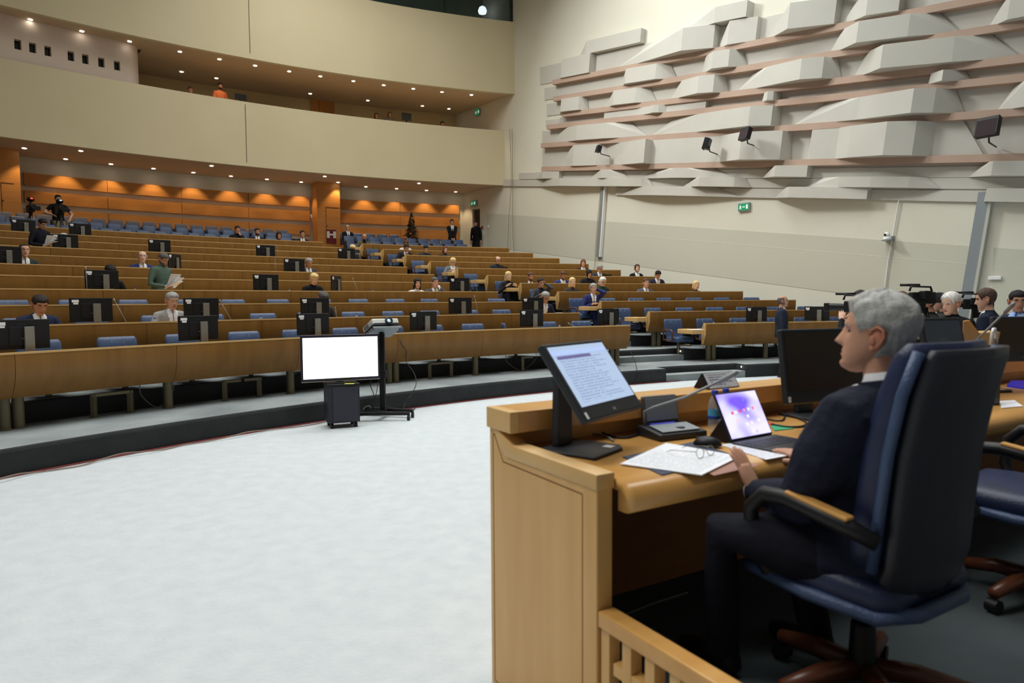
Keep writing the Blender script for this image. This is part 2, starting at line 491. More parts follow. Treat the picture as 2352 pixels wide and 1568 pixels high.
for k, (lo, hi, prof) in BANDS.items():
    if k == -1:
        zb = lambda s: stz(0, s) + 0.95 * K; zt = lambda s: stz(0, s) + 1.45 * K
    elif k == 0:
        zb = lambda s: stz(0, s) + TH * 0.95; zt = lambda s: stz(0, s) + 0.92 * K
    else:
        zb = (lambda s, lo=lo: stz(lo, s) + (TH * 0.95 if lo <= 5 else 0.0)); zt = (lambda s, hi=hi: stz(hi, s) + (0.0 if hi <= 5 else 0.0))
    prof = [(u, d if d <= .125 else .06 + d * .78) for u, d in prof]
    pts = [(s_at(u, d, zb), d) for u, d in prof]
    for q in range(1, len(pts)):
        if pts[q][0] <= pts[q - 1][0]: pts[q] = (pts[q - 1][0] + 0.02, pts[q][1])
    if k >= 0:
        sa, sb_ = pts[0][0], pts[-1][0]
        bk = MB(); bk.hexa([PW(sa, .035, zb(sa)), PW(sb_, .035, zb(sb_)), PW(sb_, -.01, zb(sb_)), PW(sa, -.01, zb(sa))], [PW(sa, .035, zt(sa)), PW(sb_, .035, zt(sb_)), PW(sb_, -.01, zt(sb_)), PW(sa, -.01, zt(sa))])
        bk.build('relief_panel', relief, wall_right)
    # split into blocks at the recesses
    cur = []
    blocks = []
    for q in range(len(pts)):
        lowq = pts[q][1] <= 0.125
        if lowq and cur and pts[q - 1][1] <= 0.125:
            if len(cur) > 1: blocks.append(cur)
            cur = [pts[q]]
        else:
            cur.append(pts[q])
    if len(cur) > 1: blocks.append(cur)
    for b in blocks:
        if all(d <= 0.125 for _, d in b): continue
        mb = MB()
        bot = [PW(b[0][0], -0.01, zb(b[0][0]))] + [PW(s, d, zb(s)) for s, d in b] + [PW(b[-1][0], -0.01, zb(b[-1][0]))]
        top = []
        bt_ = []
        for q, (s, d) in enumerate(b):
            if d <= .125:
                nb_ = [b[j] for j in (q - 1, q + 1) if 0 <= j < len(b) and b[j][1] > .125]
                if nb_: s = s + .5 * (nb_[0][0] - s)
            bt_.append((s, d))
        for s, d in [(bt_[0][0], -0.01)] + bt_ + [(bt_[-1][0], -0.01)]:
            s2 = s + LEAN * (zt(s) - zb(s)) / K
            top.append(PW(s2, d, zt(s2)))
        n = len(bot)
        fcs = [tuple(range(n)), tuple(range(2 * n - 1, n - 1, -1))]
        dl = [-.01] + [d for _, d in b] + [-.01]
        for i in range(n):
            j = (i + 1) % n
            if dl[i] <= dl[j]: fcs += [(i, n + j, j), (i, n + i, n + j)]
            else: fcs += [(i, n + i, j), (j, n + i, n + j)]
        mb.add(bot + top, fcs)
        mb.build('acoustic_block', relief, wall_right)
# long rose-coloured ledges between the courses
for k, u0 in ((0, 1268), (1, 1270), (2, 1290), (3, 1255), (4, 1242), (5, 1243)):
    s0 = s_at(u0, 0.3, lambda s: stz(k, s)); s1 = 9.0
    mb = MB()
    mb.hexa([PW(s0, 0.3, stz(k, s0)), PW(s1, 0.3, stz(k, s1)), PW(s1, -0.01, stz(k, s1)), PW(s0, -0.01, stz(k, s0))],
            [PW(s0 + .02, 0.3, stz(k, s0) + TH), PW(s1, 0.3, stz(k, s1) + TH), PW(s1, -0.01, stz(k, s1) + TH), PW(s0 + .02, -0.01, stz(k, s0) + TH)])
    mb.build('relief_ledge', pinkst, wall_right)
for s0, s1, k in ((-15.4, 9, 6), (-17.5, 9, 7), (-9.6, 9, 8)):
    mb = MB()
    mb.hexa([PW(s0, 0.07, stz(k, s0)), PW(s1, 0.07, stz(k, s1)), PW(s1, -0.01, stz(k, s1)), PW(s0, -0.01, stz(k, s0))],
            [PW(s0, 0.07, stz(k, s0) + 0.26), PW(s1, 0.07, stz(k, s1) + 0.26), PW(s1, -0.01, stz(k, s1) + 0.26), PW(s0, -0.01, stz(k, s0) + 0.26)])
    mb.build('relief_backing', relief, wall_right)

# dark passage behind the doorway
dp = MB()
dp.hexa([PW(ds0 - .3, -0.3, 3.4), PW(ds1 + .3, -0.3, 3.4), PW(ds1 + .3, -1.9, 3.4), PW(ds0 - .3, -1.9, 3.4)],
        [PW(ds0 - .3, -0.3, dztop + .3), PW(ds1 + .3, -0.3, dztop + .3), PW(ds1 + .3, -1.9, dztop + .3), PW(ds0 - .3, -1.9, dztop + .3)])
dp.f.pop(2); dp.mi.pop(2)
struct(dp.build('wall_passage', mat('passage_paint', srgb(176, 164, 138), 0.8)))
df = MB()
fz = tier_z[-1]
for s in (ds0, ds1):
    df.hexa([PW(s - .05, 0.02, fz), PW(s + .05, 0.02, fz), PW(s + .05, -.1, fz), PW(s - .05, -.1, fz)],
            [PW(s - .05, 0.02, dztop), PW(s + .05, 0.02, dztop), PW(s + .05, -.1, dztop), PW(s - .05, -.1, dztop)])
df.hexa([PW(ds0 - .05, 0.02, dztop), PW(ds1 + .05, 0.02, dztop), PW(ds1 + .05, -.3, dztop), PW(ds0 - .05, -.3, dztop)],
        [PW(ds0 - .05, 0.02, dztop + .06), PW(ds1 + .05, 0.02, dztop + .06), PW(ds1 + .05, -.3, dztop + .06), PW(ds0 - .05, -.3, dztop + .06)])
struct(df.build('door_1', plaster))

# ------------------------------------------------------------------ back of the hall: balcony, gallery, timber wall
def RBal(a): return 37.55 + 0.0233 * (a - 18.9)
def RGal(a): return 36.85 + 0.030 * (a - 18.5)
def RWood(a): return 40.55 + 0.030 * (a - 20.4)
AEND = 64.0
def curved(name, Rf, z0, z1, thick, material, amin=None, step=1.0, parent=None):
    mb = MB()
    a0 = amin if amin is not None else aW(Rf(20), -0.05)
    ring = [[PT(Rf(a), a, z0), PT(Rf(a), a, z1), PT(Rf(a) + thick, a, z1), PT(Rf(a) + thick, a, z0)] for a in arc(a0, AEND, step)]
    mb.loft(ring, True, True)
    return mb.build(name, material, parent)
def slab(name, Ra, Rb, z, th, material, step=1.0):
    mb = MB()
    ring = []
    for a in arc(aW(Ra(20), -0.05), AEND, step):
        ring.append([PT(Ra(a), a, z), PT(Ra(a), a, z + th), PT(Rb(a), a, z + th), PT(Rb(a), a, z)])
    mb.loft(ring, True, True)
    return mb.build(name, material)
ZB0, ZB1 = 7.17 * K, 9.68 * K
ZG0, ZG1 = 11.19 * K, 14.38 * K
wbal = struct(curved('wall_balcony_front', RBal, ZB0, ZB1, 0.18, fascia_m))
wgal = struct(curved('wall_gallery_front', RGal, ZG0, ZG1, 0.18, fascia_m))
def seam(u, v0, v1, Rf, parent):
    a = au(u, Rf(36), (v0 + v1) / 2)
    z0 = on_arc(u, v1, Rf(a)).z; z1 = on_arc(u, v0, Rf(a)).z
    mb = MB(); da = 0.016
    mb.hexa([PT(Rf(a) - .012, a - da, z0), PT(Rf(a) - .012, a + da, z0), PT(Rf(a) + .02, a + da, z0), PT(Rf(a) + .02, a - da, z0)],
            [PT(Rf(a) - .012, a - da, z1), PT(Rf(a) - .012, a + da, z1), PT(Rf(a) + .02, a + da, z1), PT(Rf(a) + .02, a - da, z1)])
    mb.build('fascia_joint', dark_gap, parent)
seam(572, -40, 122, RGal, wgal)
seam(565, 240, 373, RBal, wbal)
RBack = lambda a: RWood(a) + 0.6
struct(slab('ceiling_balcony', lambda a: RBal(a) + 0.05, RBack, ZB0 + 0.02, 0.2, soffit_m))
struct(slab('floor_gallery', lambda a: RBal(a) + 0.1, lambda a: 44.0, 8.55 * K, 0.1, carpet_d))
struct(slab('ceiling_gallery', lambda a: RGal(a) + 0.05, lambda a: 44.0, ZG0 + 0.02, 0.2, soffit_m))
RGB = lambda a: 41.2 + 0.04 * (a - 22)
struct(curved('wall_gallery_back', RGB, 8.5 * K, ZG0 + .1, 0.2, mat('gallery_wall', srgb(206, 184, 136), 0.85)))
wback = struct(curved('wall_back', lambda a: RWood(a) + 0.14, 3.3, ZB0 + .1, 0.3, plaster))
# timber boards in four courses, split between pillars
wz = [(6.15, 6.60), (5.51, 5.96), (4.87, 5.32), (4.23, 4.68)]
aP1 = (au(731, 40.2), au(783, 40.2)); aP0 = (au(-40, 40.2), au(60, 40.2))
aEnd = aW(40.3, 0.35)
spans = [(aEnd, aP1[1] - .15), (aP1[0] + .15, aP0[1] - .45), (aP0[0] + .3, AEND - 1)]
for (z0, z1) in wz:
    for (b0, b1) in spans:
        nb = max(1, int(round((b1 - b0) / 4.2)))
        for q in range(nb):
            c0 = b0 + (b1 - b0) * q / nb + .012; c1 = b0 + (b1 - b0) * (q + 1) / nb - .012
            mb = MB()
            mb.loft([[PT(RWood(a), a, z0 * K), PT(RWood(a), a, z1 * K), PT(RWood(a) + .16, a, z1 * K), PT(RWood(a) + .16, a, z0 * K)] for a in arc(c0, c1, 1.0)], True, True)
            mb.build('timber_board', orange, wback)
# timber pillars
def pillar(a0, a1, zt, Rp, nm):
    mb = MB()
    mb.loft([[PT(Rp, a, 3.3), PT(Rp, a, zt), PT(Rp + .9, a, zt), PT(Rp + .9, a, 3.3)] for a in arc(a0, a1, .8)], True, True)
    o = struct(mb.build(nm, orange))
    return o
p1 = pillar(aP1[1], aP1[0], ZB0 + .02, 40.0, 'wall_pillar_right')
p0 = pillar(aP0[1], aP0[0], ZB0 + .02, 40.2, 'wall_pillar_left')
for prt, u, v0, v1, Rp in ((p1, 749, 476, 530, 40.0), (p0, 6, 420, 470, 40.2)):
    a = au(u, Rp, 500); mb = MB()
    z0 = on_arc(u, v1 + 30, Rp).z; z1 = on_arc(u, v0, Rp).z
    mb.hexa([PT(Rp - .01, a - .01, z0), PT(Rp - .01, a + .01, z0), PT(Rp + .02, a + .01, z0), PT(Rp + .02, a - .01, z0)],
            [PT(Rp - .01, a - .01, z1), PT(Rp - .01, a + .01, z1), PT(Rp + .02, a + .01, z1), PT(Rp + .02, a - .01, z1)])
    a2 = au(u + 30, Rp, 500)
    mb.hexa([PT(Rp - .01, a2, z1), PT(Rp - .01, a, z1), PT(Rp + .02, a, z1), PT(Rp + .02, a2, z1)],
            [PT(Rp - .01, a2, z1 + .02), PT(Rp - .01, a, z1 + .02), PT(Rp + .02, a, z1 + .02), PT(Rp + .02, a2, z1 + .02)])
    mb.build('door_seam', mat('seam_brown', srgb(96, 48, 16), 0.8), prt)
    p = PT(Rp - .03, a - .05, (z0 + z1) / 2)
    MB().box(p, (0.06, 0.03, 0.03)).build('door_handle', bronze, prt)

# control booth with square ports inside the gallery (rounded end)
bz0, bz1 = 8.6 * K, ZG0 + .03
aB = au(326, 38.6, 150)
RBo = 38.55
booth_m = mat('booth_plaster', srgb(212, 196, 184), 0.85)
ports = [(41, 102), (75, 109), (110, 116), (163, 128), (196, 135), (233, 146), (269, 151)]
edges_a = []
for (u, v) in ports:
    a = au(u, RBo, v)
    z = on_arc(u, v, RBo).z
    edges_a.append((a, z))
hw = 0.19
bm_ = MB()
As = sorted(set([aB + .9, AEND] + [round(a + s * hw / 0.66, 4) for a, z in edges_a for s in (-.5, .5)] + [x for x in arc(aB + .9, AEND, 1.0)]))
pz0 = min(z for a, z in edges_a) ; pz1 = pz0
pzc = sum(z for a, z in edges_a) / len(edges_a)
for q in range(len(As) - 1):
    a, b = As[q], As[q + 1]; mid = (a + b) / 2
    hit = any(abs(mid - ea) < hw / 0.66 / 2 for ea, _ in edges_a)
    zs = [bz0, pzc - .15, pzc + .15, bz1]
    for r in range(3):
        if hit and r == 1: continue
        bm_.loft([[PT(RBo, x, zs[r]), PT(RBo, x, zs[r + 1]), PT(RBo + .3, x, zs[r + 1]), PT(RBo + .3, x, zs[r])] for x in (a, b)], True, True)
# rounded end
rc = 0.9 * 38.55 * pi / 180 / 1.0
P0 = PT(RBo, aB + .9, 0)
tx = (PT(RBo, aB, 0) - P0).normalized(); ny = (PT(RBo + 1, aB + .9, 0) - P0).normalized()
rr = 0.55
ring = []
for t in range(0, 10):
    th = pi / 2 * t / 9
    p = P0 + ny * rr + tx * rr * math.sin(th) - ny * rr * math.cos(th)
    p2 = P0 + ny * rr + tx * (rr - .12) * math.sin(th) - ny * (rr - .12) * math.cos(th)
    ring.append([V((p.x, p.y, bz0)), V((p.x, p.y, bz1)), V((p2.x, p2.y, bz1)), V((p2.x, p2.y, bz0))])
pe = P0 + ny * 2.2 + tx * rr; pe2 = P0 + ny * 2.2 + tx * (rr - .12)
ring.append([V((pe.x, pe.y, bz0)), V((pe.x, pe.y, bz1)), V((pe2.x, pe2.y, bz1)), V((pe2.x, pe2.y, bz0))])
bm_.loft(ring, True, True)
wb = struct(bm_.build('wall_booth', booth_m))
glass_d = mat('dark_glass', srgb(14, 20, 20), 0.06, spec=0.6)
for n_, (ea, z) in enumerate(edges_a):
    mb = MB()
    d_ = hw / 0.66 / 2 + .02
    mb.loft([[PT(RBo + .2, x, pzc - .16), PT(RBo + .2, x, pzc + .16), PT(RBo + .23, x, pzc + .16), PT(RBo + .23, x, pzc - .16)] for x in (ea - d_, ea + d_)], True, True)
    mb.build('port_pane', glass_d, wb)

# glazed interpreters' booth above the gallery front
RGl = lambda a: RGal(a) + 0.10
z0, z1 = ZG1 - .02, 15.9
tint = mat('tinted_glass', srgb(40, 62, 58), 0.04, trans=0.0, spec=0.7, alpha=0.55)
wint = struct(curved('wall_glazed_booth', lambda a: RGal(a) + 2.2, z0, z1, 0.2, mat('booth_dark', srgb(30, 38, 36), 0.7)))
struct(slab('floor_glazed_booth', lambda a: RGal(a) + .2, lambda a: RGal(a) + 2.3, ZG1 - .12, 0.1, mat('booth_dark', srgb(30, 38, 36), 0.7)))
am = [aW(36.9, 0.02) + .02, au(1024, 36.95, 15), au(895, 37.05, 5)] + [au(895, 37.05, 5) + 4.2 * q for q in range(1, 9)]
win = None
for q in range(len(am) - 1):
    mb = MB(); mb.loft([[PT(RGl(a), a, z0), PT(RGl(a), a, z1), PT(RGl(a) + .03, a, z1), PT(RGl(a) + .03, a, z0)] for a in arc(am[q] + .02, am[q + 1] - .02, 1.0)], True, True)
    o = mb.build('window_%d' % (q + 1), tint); struct(o)
    a = am[q + 1] if q else am[0] + .09
    mf = MB(); d_ = 0.02 if q else 0.11
    mf.loft([[PT(RGl(x) - .02, x, z0), PT(RGl(x) - .02, x, z1), PT(RGl(x) + .05, x, z1), PT(RGl(x) + .05, x, z0)] for x in (a - d_, a + d_)], True, True)
    mf.build('mullion', mat('mullion_dark', srgb(24, 32, 32), 0.5), o)
p = on_arc(1108, 22, 38.2)
t = thing('booth_reflection', 'bright white glow standing for the light reflected in the dark booth glass', 'lamp', p)
MB().lathe([(0.16, -.16), (.19, -.05), (.14, 0.08), (.05, .14)]).build('reflection_glow', mat('reflection_white', (1, 1, 1, 1), .5, emit=srgb(235, 248, 255), estr=4.0), t, smooth=True)  # glowing body added to imitate a light reflected in the booth glass
MB().cyl((0, 0, .14), (0, 0, .9), .02).build('lamp_stem', black_pl, t)  # stem of the added glow

# high ceiling of the hall (out of the picture, closes the room)
cl = MB().add([(-22, -8, 16.2), (26, -8, 16.2), (26, 38, 16.2), (-22, 38, 16.2)], [(0, 1, 2, 3)])
struct(cl.build('ceiling', mat('ceiling_paint', srgb(205, 200, 185), 0.9)))
# ================================================================== DESK ROWS
ROWN = ['front', 'second', 'third', 'fourth', 'fifth', 'sixth', 'seventh', 'eighth', 'ninth', 'tenth', 'rearmost']
PROF = [(0.0, 0.82), (-0.006, 0.72), (0.0, 0.60), (0.03, 0.49), (0.085, 0.385), (0.125, 0.345)]
def radial(a): return V((-math.sin(rad(a)), math.cos(rad(a)), 0))
def tang(a): return V((-math.cos(rad(a)), -math.sin(rad(a)), 0))   # towards larger angle (left)
DESKA = {}
def desk_row(i, a0, a1, side):
    """a0<a1 angles; side 'R' = block left of the aisle, 'S' = block by the wall"""
    R = R1 + DR * i; z = FZ(i)
    lab = '%s desk row %s, curved oak panel on bronze posts' % (ROWN[i], 'left of the aisle' if side == 'R' else 'beside the relief wall')
    o = thing('desk_row', lab, 'desk', PT(R, a0, z), 0, 'curved desk rows')
    DESKA[(i, side)] = o
    step = 1.9 / R * 180 / pi
    n = max(1, int(round((a1 - a0) / step)))
    if side == 'R':
        cuts = [a0 + step * q for q in range(n)] + [a1]
    else:
        cuts = [a0] + [a1 - step * q for q in range(n - 1, -1, -1)]
    def at(dr, a, h): return PT(R + dr / K, a, z + h)
    for q in range(len(cuts) - 1):
        c0, c1 = cuts[q] + .008, cuts[q + 1] - .008
        mb = MB(); th = 0.028
        rings = []
        for a in arc(c0, c1, 1.2):
            rings.append([at(d, a, h) for d, h in PROF] + [at(d + th, a, h + (0.012 if k == 0 else 0)) for k, (d, h) in enumerate(PROF[::-1])])
        mb.loft(rings, True, True)
        mb.build('desk_panel', oak, o, smooth=True, world=True, auto=35)
    # light lipping along the top
    mb = MB()
    mb.loft([[at(-.004, a, .815), at(-.004, a, .836), at(.04, a, .836), at(.04, a, .815)] for a in arc(a0, a1, 1.2)], True, True)
    mb.build('top_lipping', maple, o, world=True)
    mb = MB()
    w0 = a0; w1 = a1 + (0.32 / (R * K) * 180 / pi if side == 'S' else 0)
    mb.loft([[at(.04, a, .655), at(.04, a, .695), at(.58, a, .695), at(.58, a, .655)] for a in arc(w0, a1, 1.2)], True, True)
    mb.build('desktop', maple, o, world=True)
    if side == 'S':
        # wing of the desktop that reaches into the aisle, and the pale chevron end
        mb = MB()
        mb.loft([[at(.06, a, .60), at(.06, a, .70), at(.60, a, .70), at(.60, a, .60)] for a in arc(a1 + .02, w1, .6)], True, True)
        mb.build('desk_wing', maple, o, world=True, bevel=.012)
        mb = MB()
        t = tang(a1)
        poly = [at(-.01, a1 + .01, .84), at(.05, a1 + .01, .84), at(.05, a1 + .18, .70), at(.04, a1 + .18, .60), at(.12, a1 + .01, .372), at(.09, a1 + .01, .372), at(.0, a1 + .01, .58)]
        mb.prism(poly, t * .03)
        mb.build('end_cap', maple, o, world=True)
    # posts
    for q in range(len(cuts)):
        if i > 1 and q % 2 and side == 'R': continue
        a = min(max(cuts[q], a0 + .8), a1 - .8)
        for dd in ((-.11, .02) if q % 3 == 0 else (0,)):
            mb = MB(); p = at(.26, a + dd / (R * K) * 180 / pi, 0); 
            mb.cyl(p, p + V((0, 0, .66)), .058, 14)
            mb.cyl(p, p + V((0, 0, .012)), .085, 14)
            mb.build('desk_post', bronze, o, smooth=True, world=True, auto=40)
for i in range(NROW):
    R = R1 + DR * i
    desk_row(i, aL(R), min(AMAX - 2, au(-300, R)), 'R')
    desk_row(i, aW(R, 1.05), aR(R), 'S')

# ================================================================== CHAIRS AT THE DESKS
def make_chair():
    t = thing('desk_chair', 'x', 'chair')
    mb = MB()
    rings = []
    for k, (z, y, w, th) in enumerate([(.36, -.14, .20, .05), (.42, -.20, .225, .075), (.55, -.225, .235, .085), (.68, -.245, .24, .085), (.765, -.26, .238, .07), (.80, -.27, .215, .035)]):
        ring = []
        for q in range(16):
            an = 2 * pi * q / 16; c, s = math.cos(an), math.sin(an)
            ring.append(V((w * math.copysign(abs(c) ** .45, c), y + th * .5 * math.copysign(abs(s) ** .7, s) + .03 * abs(c), z)))
        rings.append(ring)
    mb.loft(rings)
    b = mb.build('backrest', leather, t, smooth=True)
    mb = MB()
    for x in (-.07, .07):
        mb.tube([(x, -.168, .42), (x, -.178, .55), (x, -.198, .68), (x, -.225, .775)], .006, 6)
    mb.build('stitching', leather, b, smooth=True)
    mb = MB().box((0, .05, .35), (.46, .46, .11))
    mb.build('seat', leather, t, smooth=True, bevel=.035, bseg=3)
    for s in (-1, 1):
        x = s * .265
        mb = MB().tube([(x, -.2, .34), (x, -.2, .52), (x, -.17, .555), (x, .12, .555), (x, .15, .52), (x, .15, .34)], .02, 8)
        mb.tube([(x, -.2, .34), (x, .15, .34)], .018, 8)
        mb.build('armrest', brownwood, t, smooth=True)
    mb = MB().cyl((0, 0, 0), (0, 0, .30), .035, 12)
    mb.cyl((0, 0, 0), (0, 0, .015), .09, 14)
    mb.build('pedestal', bronze, t, smooth=True, auto=40)
    mb = MB().tube([(0, .03, .24), (0, .45, .24)], .026, 8)
    mb.build('swing_arm', bronze, t, smooth=True)
    for ch in t.children:
        if not ch.name.startswith('pedestal'): ch.location.z = .11
        else: ch.scale.z = 1.37
    return t
chair0 = make_chair()
CH = []      # (row, side, angle, rotation offset)
def seat_angles(i, side):
    R = R1 + DR * i + .80
    st = .955 / R * 180 / pi
    if side == 'R':
        a = aL(R) + .45 / R * 180 / pi; lim = min(AMAX - 3, au(-60, R))
        L = []
        while a < lim: L.append(a); a += st
    else:
        a = aR(R) - .10 / R * 180 / pi; L = []
        while a > aW(R, 1.3): L.append(a); a -= st
        L = L[::-1]
    return L
# ------------------------------------------------------------------ spectators' seats at the back
def make_seat():
    t = thing('auditorium_seat', 'x', 'seat')
    mb = MB()
    rings = []
    for k, (z, y, w, th) in enumerate([(.30, -.10, .20, .06), (.42, -.15, .215, .085), (.60, -.19, .22, .08), (.70, -.21, .215, .065), (.735, -.215, .19, .03)]):
        ring = []
        for q in range(12):
            an = 2 * pi * q / 12; c, s = math.cos(an), math.sin(an)
            ring.append(V((w * math.copysign(abs(c) ** .5, c), y + th * .5 * math.copysign(abs(s) ** .7, s), z)))
        rings.append(ring)
    mb.loft(rings)
    mb.build('backrest', leather, t, smooth=True)
    MB().box((0, .06, .36), (.42, .42, .10)).build('seat', leather, t, smooth=True, bevel=.03, bseg=2)
    for s in (-1, 1):
        MB().box((s * .222, .0, .36), (.04, .36, .30)).build('armrest', dark_pl, t, smooth=False, bevel=.012, bseg=1)
    MB().box((0, .05, .13), (.30, .10, .26)).build('pedestal', dark_pl, t)
    return t
seat0 = make_seat()
sp_rows = [('nearest the desks', 37.0, tier_z[11], 0.0), ('in the middle', 38.12, tier_z[12], 0.0), ('against the timber wall', 39.2, tier_z[12], 0.22)]
OCC = []
def spect(rn, R, z, lift, a, lab, gray=False):
    r = inst(seat0, PT(R, a, z), rad(a) + pi, lab, 'seat', 'spectator seats')
    for c in r.children:
        if c.name.startswith('backrest') and gray:
            c.data = gray_back
        if lift > 0:
            if c.name.startswith('pedestal'):
                c.scale = (1, 1, (0.26 + lift) / 0.26); c.location.z = -0.13 * ((0.26 + lift) / 0.26 - 1) + lift / 2 + .0
                c.location.z = lift * 0
            else: c.location.z = lift
    return r
gray_back = [c for c in seat0.children if c.name.startswith('backrest')][0].data.copy(); gray_back.materials.clear(); gray_back.materials.append(seat_gray)
for c in seat0.children: pass
SEATPOS = []
for (rn, R, z, lift) in sp_rows:
    st = .565 / R * 180 / pi
    kk = 0
    a = au(664, R) if lift == 0 else au(655, R)
    L = []
    while a < au(-40, R): L.append(a); a += st
    L = L[::-1]
    for k, a in enumerate(L):
        SEATPOS.append((rn, R, z, lift, a, '%s spectator seat from the left, left block, row %s' % (ordn(k + 1), rn), lift > 0))
    a = {'nearest the desks': au(868, R), 'in the middle': au(808, R), 'against the timber wall': au(800, R)}[rn]
    e = {'nearest the desks': au(1088, R), 'in the middle': au(1062, R), 'against the timber wall': au(916, R)}[rn]
    k = 0
    while a > e:
        SEATPOS.append((rn, R, z, lift, a, '%s blue spectator seat right of the timber pillar, row %s' % (ordn(k + 1), rn), False)); k += 1
        a -= st
for q, sp in enumerate(SEATPOS):
    spect(*sp)
for c in list(seat0.children): bpy.data.objects.remove(c)
bpy.data.objects.remove(seat0)

# chairs in the first three rows and at the aisle ends of the others
def add_chair(i, side, a, lab, twist=0.0):
    R = R1 + DR * i + .80
    return inst(chair0, PT(R, a, FZ(i)), rad(a) + pi + twist, lab, 'chair', 'blue leather desk chairs')
BLK = {'R': 'left block', 'S': 'wall block'}
CHA = {}
for i in range(3):
    for side in 'RS':
        L = seat_angles(i, side); L = sorted(L, reverse=True)
        for k, a in enumerate(L):
            CHA[(i, side, k)] = a
            if side == 'S' and k == 0:
                lab = 'blue leather chair at the aisle end of the %s desk row, %s, fully seen' % (ROWN[i], BLK[side])
            else:
                lab = '%s blue leather chair from the left behind the %s desk row, %s' % (ordn(k + 1), ROWN[i], BLK[side])
            add_chair(i, side, a, lab, random.uniform(-.12, .12) + (1.1 if (i == 0 and side == 'R' and abs(a - au(1180, 21.55)) < 1.2) else 0))
for i in range(3, NROW):
    a = max(seat_angles(i, 'S'))
    add_chair(i, 'S', a, 'blue leather chair at the aisle end of the %s desk row, wall block' % ROWN[i], random.uniform(-.15, .35))

# ================================================================== MONITORS ON THE DESKS (seen from behind)
def make_monitor():
    t = thing('desk_monitor', 'x', 'monitor')
    mb = MB().box((0, 0, .315), (.535, .03, .325))
    s = mb.build('screen_back', black_pl, t, bevel=.006)
    MB().box((0, .017, .30), (.26, .012, .2)).build('rear_cover', black_pl, s, bevel=.004)
    mb = MB(); mb.prism([(-.10, .028, .0), (-.005, .028, .0), (-.005, .028, .40), (-.10, .028, .40)], (0, .028, 0))
    mb.build('stand_column', silver, t, bevel=.004)
    MB().box((-.05, .03, .006), (.22, .2, .012)).build('stand_foot', silver, t)
    MB().box((.20, .0165, .435), (.085, .002, .035)).build('sticker', paper_m, s)
    MB().box((.195, .0165, .402), (.06, .002, .022)).build('sticker', paper_m, s)
    mb = MB(); 
    for k in range(16):
        a0, a1 = 2 * pi * k / 16, 2 * pi * (k + 1) / 16
        mb.add([V((.035 * math.cos(a0) - .0, .0168, .035 * math.sin(a0) + .40)), V((.035 * math.cos(a1), .0168, .035 * math.sin(a1) + .40)), V((.028 * math.cos(a1), .0168, .028 * math.sin(a1) + .40)), V((.028 * math.cos(a0), .0168, .028 * math.sin(a0) + .40))], [(0, 1, 2, 3)])
    mb.build('ring_badge', dark_pl, s)
    MB().box((.0, .0235, .27), (.03, .003, .006)).build('port', grey_m, s)
    return t
mon0 = make_monitor()
MON = [(0, 'R', 47, 0), (0, 'R', 454, 0), (0, 'R', 718, 0), (0, 'R', 972, 0), (0, 'R', 1221, 0), (0, 'R', 1397, 0),
       (1, 'R', 209, 0), (1, 'R', 462, 0), (1, 'R', 723, 0), (1, 'R', 1057, 0), (1, 'R', 1224, 0),
       (3, 'R', 236, 0), (3, 'R', 612, 0), (3, 'R', 773, 1), (3, 'R', 1056, 0),
       (5, 'R', 17, 0), (5, 'R', 404, 1), (5, 'R', 678, 0),
       (7, 'R', 156, 0), (7, 'R', 371, 0), (7, 'R', 613, 0), (7, 'R', 798, 0),
       (9, 'R', 62, 0), (9, 'R', 191, 0),
       (0, 'S', 1738, 0), (0, 'S', 1877, 2)]
cnt = {}
for i, side, u, tw in MON:
    k = cnt.get((i, side), 0) + 1; cnt[(i, side)] = k
    R = R1 + DR * i + .33
    a = au(u, R)
    lab = '%s black monitor from the left on the %s desk row, %s, seen from behind' % (ordn(k), ROWN[i], BLK[side])
    inst(mon0, PT(R, a, FZ(i) + .695), rad(a) + pi + (0, .75, -.7)[tw], lab, 'monitor', 'desk monitors')
for o in (chair0, mon0):
    for c in list(o.children):
        for d in list(c.children): bpy.data.objects.remove(d)
        bpy.data.objects.remove(c)
    bpy.data.objects.remove(o)

# ================================================================== GOOSENECK MICROPHONES
def pt_r(u, v, i, dr):       # point at pixel on the cylinder of row i (+dr model units)
    return on_arc(u, v, R1 + DR * i + dr)
MIC = [(1, (300, 737), (263, 690)), (1, (540, 731), (506, 692)), (3, (200, 660), (197, 616)), (3, (827, 667), (811, 641)), (3, (1099, 668), (1090, 644)),
       (5, (634, 624), (632, 597)), (7, (638, 588), (636, 568)), (7, (826, 592), (826, 574)), (1, (775, 727), (770, 707)), (1, (1102, 719), (1090, 682)), (0, (1345, 751), (1307, 743))]
cm = {}
for i, b, tp in MIC:
    cm[i] = cm.get(i, 0) + 1
    P = pt_r(b[0], b[1], i, .25); Q = pt_r(tp[0], tp[1], i, .25)
    z = FZ(i) + .695
    B = PT(R1 + DR * i + .25, ang(P), z)
    t = thing('gooseneck_microphone', '%s thin silver gooseneck microphone from the left on the %s desk row' % (ordn(cm[i]), ROWN[i]), 'microphone', B, 0, 'gooseneck microphones')
    mb = MB().box((0, 0, .012), (.10, .08, .024)); mb.build('mic_base', dark_pl, t, bevel=.006)
    d = Q - B
    mb = MB().tube([(0, 0, .02), tuple(d * .45 + V((0, 0, .01))), tuple(d)], .0055, 6); mb.build('stem', grey_m, t, smooth=True)
    mb = MB().tube([tuple(d * .93), tuple(d * 1.06)], .010, 8); mb.build('mic_head', grey_m, t, smooth=True)

